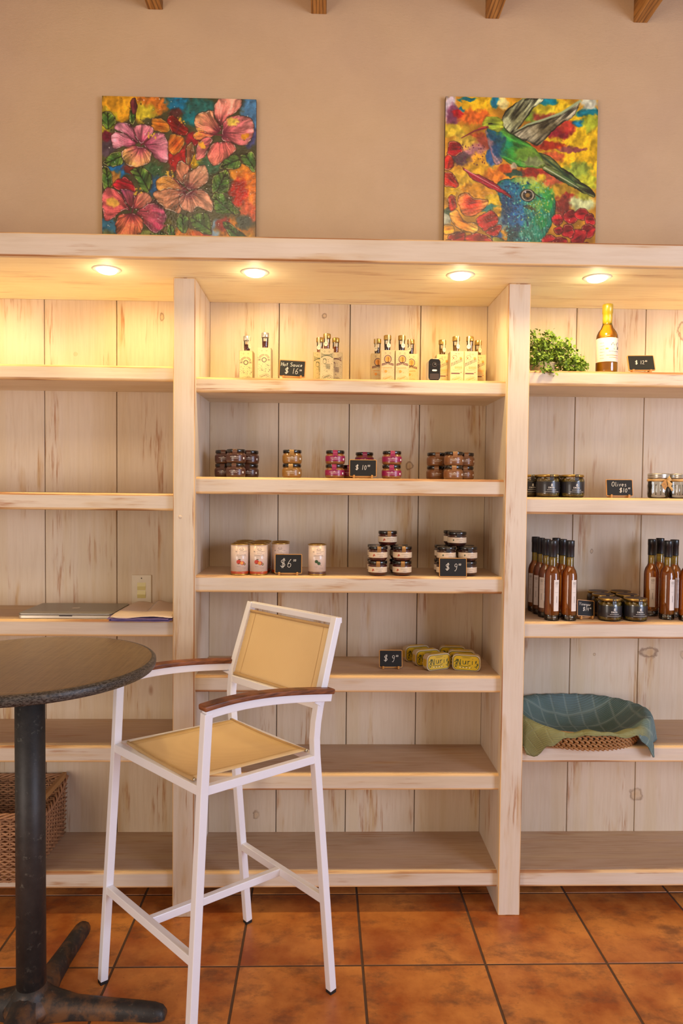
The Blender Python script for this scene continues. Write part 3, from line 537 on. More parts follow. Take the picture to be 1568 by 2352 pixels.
for l in ([(360, 300), (375, 200), (410, 240), (400, 340)], [(380, 700), (480, 670), (560, 740), (540, 860), (490, 870), (430, 780)], [(1060, 860), (1080, 740), (1200, 680), (1200, 840), (1120, 870)], [(1080, 870), (1150, 870), (1310, 1020), (1180, 1030), (1090, 1010)], [(870, 1060), (1030, 1030), (1060, 1200), (920, 1150)], [(765, 1120), (800, 1020), (860, 1060), (860, 1160), (810, 1190)], [(1130, 660), (1200, 570), (1280, 560), (1310, 640), (1220, 670)], [(1310, 560), (1400, 530), (1430, 600), (1430, 690), (1340, 630)], [(140, 690), (190, 680), (230, 790), (200, 840), (150, 850)], [(150, 640), (230, 560), (310, 560), (310, 650), (200, 665)], [(690, 1130), (740, 1140), (750, 1250), (700, 1240)], [(540, 1200), (650, 1180), (700, 1260), (560, 1270)], [(140, 240), (220, 240), (250, 320), (180, 370), (140, 330)], [(1160, 1090), (1280, 1150), (1400, 1270), (1290, 1270), (1200, 1180)]): A.shape(S(l), GR, LG, streak=0.55, rim=(222, 206, 120), leaf=True)
A.shape(S([(385, 240), (375, 160), (405, 125), (430, 180), (410, 240)]), (110, 30, 40), (150, 70, 60)); A.shape(S([(840, 620), (850, 500), (890, 460), (910, 540), (870, 640)]), (120, 60, 40), (180, 120, 60), rim=(230, 200, 140))
A.shape(S([(690, 390), (560, 370), (555, 290), (640, 280), (700, 330)]), (180, 80, 20), (222, 140, 40), rim=(240, 190, 90)); A.shape(S([(740, 400), (680, 300), (730, 258), (800, 300), (860, 350), (840, 410)]), (90, 8, 12), (186, 26, 24), rim=(240, 160, 110)); A.shape(S([(720, 410), (820, 430), (825, 500), (750, 565), (680, 500)]), (180, 60, 16), (226, 130, 40), rim=(240, 200, 100))
c1 = (465 + sx, 495 + sy)
for l, o in (([(410, 500), (330, 512), (225, 525), (218, 430), (270, 400), (350, 420), (410, 450)], (216, 138, 134)), ([(430, 480), (350, 420), (250, 375), (262, 325), (350, 322), (405, 370), (425, 430)], (222, 142, 140)), ([(460, 480), (412, 420), (410, 350), (480, 322), (560, 350), (560, 400), (510, 450)], (218, 128, 122)), ([(490, 495), (560, 410), (655, 398), (690, 480), (692, 612), (630, 628), (560, 570)], (214, 134, 130)), ([(460, 508), (545, 540), (535, 625), (440, 672), (345, 645), (308, 560), (370, 508)], (232, 172, 84))): A.shape(S(l), (168, 60, 80), o, ctr=c1, rim=(250, 206, 180))
c2 = (1140 + sx, 390 + sy)
for l, o in (([(1110, 385), (1140, 350), (1080, 270), (1070, 215), (960, 222), (918, 280), (930, 375), (1000, 400)], (230, 158, 96)), ([(1130, 330), (1083, 240), (1090, 160), (1140, 100), (1305, 105), (1290, 195), (1200, 250), (1160, 300)], (232, 150, 110)), ([(1150, 400), (1160, 300), (1250, 245), (1390, 258), (1412, 350), (1370, 462), (1240, 468), (1150, 435)], (226, 128, 110)), ([(1110, 450), (1240, 468), (1262, 520), (1180, 590), (1095, 642), (1028, 600), (1030, 510)], (226, 120, 86)), ([(1060, 430), (1030, 520), (985, 592), (920, 592), (940, 480), (1000, 425)], (222, 120, 100)), ([(1080, 400), (1000, 430), (930, 440), (900, 400), (960, 370)], (220, 130, 50))): A.shape(S(l), (180, 70, 70), o, ctr=c2, rim=(250, 214, 170))
A.blob(1230 + sx, 300 + sy, 60, 35, (236, 190, 70)); A.blob(1340 + sx, 400 + sy, 30, 35, (214, 130, 20)); A.blob(980 + sx, 470 + sy, 40, 30, (226, 150, 40))
c4 = (390 + sx, 1030 + sy)
A.shape(S([(380, 900), (240, 830), (260, 775), (330, 755), (390, 790), (412, 860)]), (150, 10, 30), (206, 30, 40), rim=(250, 120, 100))
for l, o in (([(370, 1010), (270, 865), (180, 838), (140, 900), (138, 1050), (180, 1112), (260, 1060), (330, 1010)], (214, 92, 84)), ([(380, 1000), (300, 900), (290, 840), (410, 880), (400, 980)], (118, 52, 74)), ([(400, 1000), (430, 890), (520, 872), (552, 940), (480, 990)], (186, 116, 80)), ([(430, 1050), (480, 990), (580, 958), (672, 1020), (662, 1130), (590, 1192), (500, 1130)], (170, 66, 90)), ([(390, 1040), (475, 1080), (475, 1180), (390, 1262), (300, 1265), (248, 1160), (290, 1060)], (224, 130, 66))): A.shape(S(l), (190, 70, 60), o, ctr=c4, rim=(250, 196, 160))
A.blob(220 + sx, 960 + sy, 60, 40, (226, 160, 60)); A.blob(620 + sx, 1140 + sy, 60, 30, (196, 60, 84))
c3 = (862 + sx, 852 + sy)
for l, o in (([(830, 800), (750, 740), (770, 640), (808, 612), (862, 660), (850, 760)], (186, 112, 70)), ([(850, 830), (830, 740), (900, 680), (1000, 648), (1042, 720), (1022, 790), (930, 832)], (206, 146, 100)), ([(850, 870), (740, 830), (568, 868), (640, 980), (780, 1032), (812, 960)], (190, 122, 76)), ([(870, 860), (960, 828), (1052, 900), (1062, 1022), (950, 980), (890, 1032), (800, 980), (790, 890)], (230, 156, 108)), ([(840, 855), (700, 842), (610, 852), (598, 770), (700, 735), (780, 780)], (206, 136, 50))): A.shape(S(l), (150, 84, 60), o, ctr=c3, rim=(250, 226, 180))
for (cx_, cy_, tx, ty) in ((465, 495, 560, 420), (1150, 400, 960, 380), (862, 855, 700, 720), (390, 1030, 440, 870), (760, 390, 800, 290)):
    A.stroke([(cx_ + sx, cy_ + sy), ((cx_ + tx) / 2 + sx, (cy_ + ty) / 2 + sy + 6), (tx + sx, ty + sy)], 7, (110, 20, 40)); A.speck(14, (240, 180, 50), tx + sx - 34, tx + sx + 34, ty + sy - 28, ty + sy + 28, 6, int(cx_))
A.speck(110, (246, 226, 190), 0, 1300, 0, 1200, 3.2, 5); A.speck(80, (40, 20, 20), 0, 1300, 0, 1400, 4, 6)
canvas('flower_painting', 'square-looking canvas painting of pink and orange hibiscus flowers on the left', A, -0.876, -0.279, 2.3408, 3.056, 0.0)
B = Painter(380, 440, 1300, 1487, (200, 130, 30), 21)
def T2(l): return [(x - (165 - 18 * (y - 95) / 1230), y - 95 - 24 * (x - 150) / 1300) for x, y in l]
def TB(x, y): return T2([(x, y)])[0]
for b in [(1250, 420, 330, 260, (232, 178, 24)), (1330, 600, 220, 160, (234, 176, 20)), (1000, 180, 300, 100, (226, 176, 30)), (440, 160, 160, 90, (230, 168, 24)), (200, 180, 70, 130, (196, 170, 160)), (230, 240, 70, 90, (130, 60, 80)), (300, 190, 30, 30, (0, 110, 120)), (350, 120, 80, 20, (0, 104, 106)), (580, 140, 40, 60, (0, 104, 116)), (640, 150, 50, 60, (226, 196, 110)), (960, 130, 160, 40, (0, 116, 118)), (400, 250, 150, 70, (216, 96, 30)), (260, 230, 50, 30, (180, 20, 30)), (430, 420, 120, 60, (176, 70, 30)), (500, 460, 110, 60, (150, 60, 40)), (400, 540, 130, 90, (196, 120, 110)), (300, 580, 110, 60, (90, 60, 60)), (240, 360, 120, 60, (206, 166, 40)), (330, 450, 110, 70, (206, 160, 50)), (500, 590, 150, 70, (226, 150, 30)), (450, 660, 160, 60, (228, 160, 30)), (580, 710, 120, 60, (214, 110, 26)), (700, 660, 90, 40, (176, 60, 20)), (900, 240, 180, 60, (120, 140, 40)), (1000, 240, 120, 50, (150, 60, 40)), (1000, 200, 120, 40, (210, 180, 40)), (1130, 370, 140, 60, (150, 30, 40)), (1200, 330, 90, 60, (206, 60, 40)), (1300, 300, 60, 40, (0, 110, 130)), (1380, 220, 130, 40, (0, 110, 112)), (1400, 150, 90, 50, (200, 190, 150)), (1400, 300, 80, 60, (170, 170, 40)), (1050, 470, 160, 40, (160, 40, 20)), (1230, 500, 140, 22, (150, 70, 60)), (1080, 560, 110, 50, (196, 84, 40)), (1290, 680, 140, 80, (150, 160, 50)), (1380, 760, 110, 80, (190, 180, 40)), (950, 690, 200, 50, (160, 40, 30)), (1060, 740, 120, 60, (206, 90, 50)), (980, 720, 50, 30, (226, 170, 30)), (1180, 830, 130, 70, (180, 130, 30)), (1220, 880, 90, 50, (160, 40, 30)), (1330, 920, 130, 70, (196, 190, 120)), (1360, 860, 90, 50, (160, 150, 40)), (1160, 950, 70, 100, (120, 40, 30)), (300, 760, 200, 110, (216, 160, 40)), (400, 820, 120, 60, (206, 130, 30)), (560, 900, 90, 50, (220, 170, 30)), (560, 960, 100, 30, (30, 110, 90)), (200, 830, 70, 60, (226, 166, 24)), (620, 990, 60, 60, (220, 150, 30)), (650, 1080, 60, 70, (96, 120, 110)), (160, 1040, 60, 60, (170, 160, 120)), (200, 980, 60, 40, (60, 80, 50)), (560, 560, 50, 90, (40, 90, 130)), (600, 1180, 60, 40, (30, 70, 110)), (240, 1330, 700, 60, (120, 40, 24)), (700, 1470, 800, 120, (110, 70, 30))]:
    q = TB(b[0], b[1]); B.blob(q[0], q[1], b[2], b[3], b[4])
B.shape(T2([(640, 330), (660, 230), (700, 180), (820, 112), (1000, 118), (900, 200), (800, 330), (740, 380), (690, 380)]), (90, 84, 50), (186, 182, 130), streak=.8, outline=None, ctr=None)
B.shape(T2([(720, 400), (860, 310), (1000, 268), (1150, 220), (1310, 125), (1240, 250), (1110, 330), (1020, 420), (950, 475), (860, 440)]), (70, 60, 36), (200, 182, 138), streak=.7, outline=None)
B.stroke(T2([(1310, 128), (1150, 222), (1000, 272), (860, 312), (720, 390), (690, 420)]), 13, (170, 176, 120)); B.stroke(T2([(700, 400), (860, 326), (1000, 290), (1140, 245)]), 8, (50, 44, 26))
B.shape(T2([(510, 350), (560, 420), (640, 560), (650, 605), (600, 620), (560, 560), (520, 440)]), (120, 90, 100), (170, 120, 96), outline=None)
B.shape(T2([(960, 520), (1100, 600), (1300, 740), (1432, 830), (1430, 880), (1240, 790), (1000, 660)]), (50, 70, 34), (116, 110, 50), streak=0.8, outline=None)
B.stroke(T2([(960, 540), (1120, 650), (1280, 770)]), 12, (30, 60, 36)); B.stroke(T2([(1000, 640), (1200, 745), (1300, 800)]), 7, (190, 190, 130))
B.shape(T2([(520, 340), (640, 310), (720, 380), (900, 470), (1010, 600), (980, 650), (800, 640), (700, 610), (640, 560), (570, 440)]), (20, 120, 40), (120, 140, 40), streak=0.5, outline=None)
for x, y, rx, ry, c in ((620, 470, 60, 110, (0, 60, 90)), (560, 390, 45, 60, (0, 70, 96)), (690, 500, 60, 70, (0, 110, 70)), (760, 540, 90, 60, (50, 130, 40)), (850, 540, 110, 60, (110, 140, 40)), (920, 600, 100, 40, (150, 150, 90))): q = TB(x, y); B.blob(q[0], q[1], rx, ry, c, 0.85)
B.shape(T2([(480, 320), (500, 270), (570, 248), (640, 270), (660, 330), (620, 370), (560, 360), (520, 340)]), (120, 140, 40), (186, 176, 40), streak=0.4, outline=None)
B.stroke(T2([(520, 332), (410, 362), (300, 416)]), 11, (120, 30, 40)); B.stroke(T2([(500, 330), (440, 344)]), 8, (200, 60, 50)); B.blob(*TB(548, 305), 14, 12, (20, 14, 12)); B.blob(*TB(745, 640), 50, 26, (196, 170, 120)); B.blob(*TB(750, 690), 90, 30, (36, 70, 50))
B.shape(T2([(598, 775), (700, 735), (850, 722), (985, 780), (1092, 880), (1102, 980), (1062, 1100), (1010, 1190), (980, 1300), (990, 1500), (700, 1500), (680, 1330), (690, 1180), (705, 1060), (650, 940)]), (0, 104, 96), (40, 120, 60), streak=0.35, outline=(20, 30, 40), warp=0.4)
for x, y, rx, ry, c in ((700, 820, 110, 80, (0, 96, 130)), (700, 960, 70, 140, (0, 50, 90)), (780, 1030, 80, 110, (0, 84, 130)), (740, 1160, 70, 90, (10, 44, 50)), (850, 745, 130, 36, (196, 186, 70)), (960, 800, 90, 60, (150, 170, 50)), (1040, 900, 60, 110, (50, 150, 50)), (930, 940, 80, 50, (110, 160, 60)), (900, 1150, 110, 110, (30, 130, 90)), (900, 1280, 120, 70, (60, 140, 80)), (820, 1230, 70, 60, (0, 110, 110)), (980, 1050, 70, 60, (30, 140, 60)), (880, 960, 60, 22, (60, 50, 26)), (800, 880, 60, 60, (0, 90, 110))): q = TB(x, y); B.blob(q[0], q[1], rx, ry, c, 0.8)
q = TB(840, 1000); B.speck(150, (120, 190, 150), q[0] - 160, q[0] + 220, q[1] - 240, q[1] + 330, 6, 8); B.speck(120, (0, 46, 76), q[0] - 200, q[0] + 40, q[1] - 250, q[1] + 150, 7, 9); B.speck(60, (190, 190, 70), q[0] - 40, q[0] + 240, q[1] - 260, q[1] + 60, 6, 10)
eq = TB(865, 860)
for rx_, ry_, c in ((66, 50, (30, 30, 18)), (54, 44, (176, 156, 120)), (42, 37, (14, 8, 8)), (20, 17, (150, 104, 40))): B.shape([(eq[0] + rx_ * math.cos(a * PI / 5), eq[1] + ry_ * math.sin(a * PI / 5)) for a in range(10)], c, c, streak=0.05, outline=None, warp=0.0)
B.speck(1, (250, 240, 220), *[v for v in (TB(845, 835)[0], TB(846, 836)[0], TB(845, 835)[1], TB(846, 836)[1])], 8, 2); B.stroke(T2([(915, 840), (960, 870), (1010, 890)]), 7, (40, 50, 30))
B.shape(T2([(310, 645), (400, 690), (520, 728), (620, 790), (735, 885), (600, 830), (480, 780), (400, 735)]), (150, 14, 36), (190, 24, 44), streak=0.2, outline=(50, 10, 20)); B.stroke(T2([(330, 660), (480, 738), (620, 808)]), 6, (230, 130, 120))
RD = (196, 24, 26)
for l, ci, co_ in (([(180, 500), (200, 450), (280, 460), (305, 520), (250, 560), (190, 545)], (120, 6, 20), (190, 20, 30)), ([(150, 590), (200, 545), (240, 600), (220, 650), (150, 660)], (150, 10, 10), (206, 50, 30)), ([(150, 690), (210, 680), (270, 760), (250, 800), (160, 780)], (150, 10, 20), (216, 60, 30)), ([(280, 870), (340, 840), (410, 880), (520, 890), (520, 930), (420, 1010), (330, 1020), (285, 950)], (176, 20, 20), (240, 150, 60)), ([(200, 1000), (260, 972), (320, 1060), (430, 1075), (420, 1150), (300, 1130), (220, 1060)], (226, 110, 20), (240, 180, 70)), ([(430, 1040), (560, 978), (622, 1050), (590, 1115), (490, 1132)], (150, 16, 20), (210, 50, 36)), ([(500, 1150), (560, 1110), (650, 1100), (600, 1180)], (140, 8, 16), (190, 20, 26)), ([(145, 1090), (230, 1095), (242, 1150), (150, 1165)], (220, 120, 20), (236, 170, 40)), ([(180, 1190), (250, 1150), (335, 1150), (330, 1220), (250, 1260)], (130, 8, 14), (200, 40, 30)), ([(340, 1190), (450, 1150), (560, 1215), (530, 1275), (390, 1270)], (150, 14, 20), (216, 70, 46)), ([(180, 880), (240, 860), (262, 950), (200, 975)], (130, 14, 20), (206, 50, 30)), ([(145, 1230), (200, 1200), (240, 1270), (210, 1330), (150, 1330)], (150, 16, 18), (226, 110, 40)), ([(400, 1290), (520, 1280), (640, 1310), (560, 1340), (420, 1335)], (160, 20, 20), (226, 90, 40)), ([(250, 1330), (330, 1270), (390, 1330)], (60, 80, 20), (120, 130, 40)), ([(560, 1190), (640, 1200), (800, 1262), (680, 1275), (590, 1250)], (120, 120, 30), (176, 160, 50))): B.shape(T2(l), ci, co_, rim=(240, 180, 110))
for x, y, r_ in ((1240, 1030, 62), (1330, 1008, 58), (1405, 1050, 50), (1385, 1140, 66), (1300, 1190, 74), (1215, 1140, 62), (1125, 1050, 48), (1130, 1130, 40), (1055, 1225, 62), (1140, 1245, 66), (1250, 1280, 66), (1360, 1290, 70), (1040, 1300, 46), (1120, 1330, 60)):
    B.shape(T2([(x + r_ * math.cos(a * 1.05 + x) * (1 + .15 * math.sin(a * 2.3 + y)), y + r_ * 0.9 * math.sin(a * 1.05 + x)) for a in range(6)]), (120, 6, 18), (206, 44, 42), rim=(240, 130, 90))
B.shape(T2([(1180, 1330), (1220, 1230), (1260, 1240), (1270, 1330)]), (170, 90, 20), (210, 140, 40)); B.speck(60, (250, 200, 150), 0, 1300, 900, 1300, 3.5, 12); q = TB(380, 540); B.speck(60, (90, 30, 50), q[0] - 120, q[0] + 120, q[1] - 80, q[1] + 90, 5, 13)
canvas('hummingbird_painting', 'square-looking canvas painting of green hummingbirds with a red beak on the right', B, 0.4625, 1.067, 2.3408, 3.086, 0.0)

# ------------------------------------------------------------------ bar table
TX, TY = -0.845, -0.450
tb = thing('bar_table', 'tall round bar table with woven brown top and black cast iron pedestal', 'table', (TX, TY, 0))
m = MB(); m.lathe([(0, 1.010), (0.341, 1.010), (0.341, 1.0354), (0.330, 1.036), (0, 1.036)], 'tabletop', n=96, smooth=False); m.build('tabletop', tb)
m = MB(); m.lathe([(0.3415, 1.006), (0.347, 1.007), (0.351, 1.012), (0.353, 1.022), (0.352, 1.030), (0.348, 1.034), (0.3415, 1.0355)], 'tedge', n=96); m.build('edge_band', tb)
m = MB(); m.lathe([(0.041, 0.03), (0.041, 1.0)], 'iron', n=40); m.lathe([(0.12, 0.998), (0.12, 1.009)], 'iron', n=32); m.build('column', tb)
m = MB()
m.lathe([(0.075, 0.012), (0.078, 0.03), (0.062, 0.052), (0.046, 0.070), (0.0415, 0.085)], 'iron', n=32)
for k in range(4):
    a = k * PI / 2 - 0.06; ca, sa = math.cos(a), math.sin(a); sec = []
    # flared foot: wide and tall at the hub, tapering, rounded shoe at the tip
    st = [(0.02, 0.060, 0.076), (0.07, 0.050, 0.062), (0.13, 0.037, 0.050), (0.22, 0.031, 0.046), (0.32, 0.030, 0.040), (0.362, 0.030, 0.036), (0.385, 0.026, 0.030), (0.397, 0.018, 0.018)]
    vs = []
    for r, hw, h in st:
        hw *= .86
        for (u_, z_) in ((-hw, 0.0005), (-hw, h * 0.45), (-hw * 0.72, h * 0.86), (-hw * 0.25, h), (hw * 0.25, h), (hw * 0.72, h * 0.86), (hw, h * 0.45), (hw, 0.0005)): vs.append((r * ca - u_ * sa, r * sa + u_ * ca, z_))
    n = len(st); fs = [(i * 8 + j, i * 8 + j + 1, (i + 1) * 8 + j + 1, (i + 1) * 8 + j) for i in range(n - 1) for j in range(7)] + [tuple((n - 1) * 8 + j for j in range(8))]
    m.add(vs, fs, 'iron', True)
m.build('pedestal_base', tb)

# ------------------------------------------------------------------ bar stool
CO = Vector((-0.3145, -0.3729, 0)); cf = Vector((-0.755, -0.6557, 0)).normalized(); cs = Vector((-cf.y, cf.x, 0))
def L(a, b, z): return Vector((cs.x * a + cf.x * b, cs.y * a + cf.y * b, z))
st = thing('bar_stool', 'tall white metal bar stool with cream sling seat and brown wooden armrests', 'stool', tuple(CO))
J = dict(FL=[(-.269, .244, .010), (-.238, .214, .742), (-.249, .199, .945)], FN=[(.213, .221, .010), (.236, .198, .755), (.254, .197, .965)],
         BR=[(.232, -.259, .010), (.222, -.200, .70), (.221, -.196, .75), (.222, -.193, .80), (.226, -.194, .85), (.230, -.200, .90), (.232, -.208, .94), (.221, -.277, 1.150)],
         BB=[(-.223, -.267, .010), (-.203, -.196, .65), (-.208, -.190, .76), (-.216, -.190, .84), (-.226, -.203, .915), (-.220, -.276, 1.142)])
TW = 0.0240
for k, pts in J.items():
    m = MB(); m.sweep([L(*p) for p in pts], cs, TW, TW, 'white_metal'); lg = m.build('leg' if k[0] == 'F' else 'rear_leg', st, bevel=0.002)
    a, b, _ = pts[0]; m = MB(); m.sweep([L(a, b, 0), L(a, b, 0.0115)], cs, TW * 0.93, TW * 0.93, 'black_rubber'); m.build('foot_cap', lg)
def bar(name, p, q, w, d, side=None, mat='white_metal', bevel=0.002):
    m = MB(); P, Q = L(*p), L(*q); m.sweep([P, Q], side or Vector((0, 0, 1)), w, d, mat); return m.build(name, st, bevel=bevel)
def on(k, z):
    p = J[k]
    for i in range(len(p) - 1):
        if p[i][2] <= z <= p[i + 1][2]:
            t = (z - p[i][2]) / (p[i + 1][2] - p[i][2]); return tuple(p[i][j] + (p[i + 1][j] - p[i][j]) * t for j in range(2)) + (z,)
    return p[-1]
zN, zL, zR, zB = .757, .743, .738, .735
bar('seat_rail', on('FN', zN), on('BR', zR), .024, .020); bar('seat_rail', on('FL', zL), on('BB', zB), .024, .020)
bar('seat_rail', on('FL', zL), on('FN', zN), .026, .020); bar('seat_rail', on('BB', zB), on('BR', zR), .024, .020)
sl, sn = on('FL', .300), on('FN', .305); sb, sr = on('BB', .292), on('BR', .297)
bar('foot_rail', sl, sn, .026, .020); bar('foot_rail', sb, sr, .026, .020)
mid = lambda a, b: tuple((a[i] + b[i]) / 2 for i in range(3)); bar('cross_rail', mid(sl, sn), mid(sb, sr), .024, .020)
# backrest frame
tl, tr_ = J['BB'][-1], J['BR'][-1]
bar('back_rail', (tl[0] - .0105, tl[1] - .002, tl[2] - .0085), (tr_[0] + .0105, tr_[1] - .002, tr_[2] - .0085), .018, .0238); 
bl, br = on('BB', .888), on('BR', .900); bar('back_rail', bl, br, .024, .020)
def sheet(name, c, mat, sag, sagdir, n=14, thick=0.0022, rows=14):
    """slung cloth between four corners (fl, fr, br, bl) with hems"""
    P = [L(*q) for q in c]; m = MB(); vs = []; D = Vector(sagdir)
    for i in range(n + 1):
        for j in range(rows + 1):
            u_, v_ = i / n, j / rows; p = P[0] * (1 - u_) * (1 - v_) + P[1] * u_ * (1 - v_) + P[2] * u_ * v_ + P[3] * (1 - u_) * v_
            vs.append(p + D * sag * (math.sin(PI * u_) ** 0.8) * (0.55 + 0.45 * math.sin(PI * v_)))
    fs = [(i * (rows + 1) + j, (i + 1) * (rows + 1) + j, (i + 1) * (rows + 1) + j + 1, i * (rows + 1) + j + 1) for i in range(n) for j in range(rows)]
    m.add(vs, fs, mat, True); o = m.build(name, st); s_ = o.modifiers.new('solid', 'SOLIDIFY'); s_.thickness = thick; s_.offset = 0
    for (row, jj) in ((0, 0), (1, rows)):
        h = MB(); pts = [vs[i * (rows + 1) + jj] for i in range(n + 1)]; h.sweep(pts, (0, 0, 1), .011, .009, 'seam' if mat == 'sling' else mat, n=10, smooth=True); h.build('hem', o)
        for e, q in ((pts[0], pts[1]), (pts[-1], pts[-2])):
            d = (e - q).normalized(); h = MB(); h.sweep([e - d * .002, e + d * .007], (0, 0, 1), .007, .007, 'silver', n=10, smooth=True); h.build('rod_end', o)
    for ii in (1, n - 1):
        h = MB(); h.ribbon([vs[ii * (rows + 1) + j] + Vector(sagdir) * -0.0022 for j in range(rows + 1)], .0012, Vector(sagdir), 'seam'); h.build('stitching', o)
    return o
sheet('seat_sling', [(-.196, .196, .764), (.196, .200, .776), (.196, -.180, .758), (-.192, -.176, .754)], 'sling', 0.010, (0, 0, -1))
nb = (cf * 0.95 + Vector((0, 0, .25))).normalized()
tz = lambda k, z, da: (on(k, z)[0] + da, on(k, z)[1] + 0.004, z)
sheet('back_sling', [tz('BB', .906, .014), tz('BR', .916, -.014), tz('BR', 1.121, -.014), tz('BB', 1.114, .014)], 'sling', 0.012, tuple(-nb))
# arms: white rail and wooden cap
def arm(pts, wood_over=0.0):
    m = MB(); P = [L(*p) for p in pts]; m.sweep(P, cs, .022, .024, 'white_metal'); r = m.build('arm_rail', st, bevel=0.002)
    m = MB(); Q = [p + Vector((0, 0, .0185)) for p in P]; Q[0] = Q[0] + (Q[0] - Q[1]).normalized() * .008; Q[-1] = Q[-1] + (Q[-1] - Q[-2]).normalized() * .008
    m.sweep(Q, cs, .036, .016, 'armwood'); m.build('armrest', st, bevel=0.005, seg=3)
def armcurve(a0, b0, z0, a1, b1, z1, k=14):
    out = []
    for i in range(k + 1):
        t = i / k; e = 0.020 * (1 - (1 - t) ** 2) * (1 - t) * 1.9; out.append((a0 + (a1 - a0) * t, b0 + (b1 - b0) * t, z0 + (z1 - z0) * t + e))
    return out
arm(armcurve(.254, .204, .962, .250, -.226, .924)); arm(armcurve(-.249, .208, .944, -.246, -.226, .920))
for (a, za) in ((.238, .910), (-.236, .906)):
    m = MB(); vs = [L(a + da, b_, z_) for da in (-.008, .008) for b_, z_ in ((-.170, za + .006), (-.196, za + .006), (-.196, za - .010))]
    m.add(vs, [(0, 1, 2), (3, 5, 4), (0, 3, 4, 1), (1, 4, 5, 2), (2, 5, 3, 0)], 'white_metal'); m.build('arm_bracket', st)

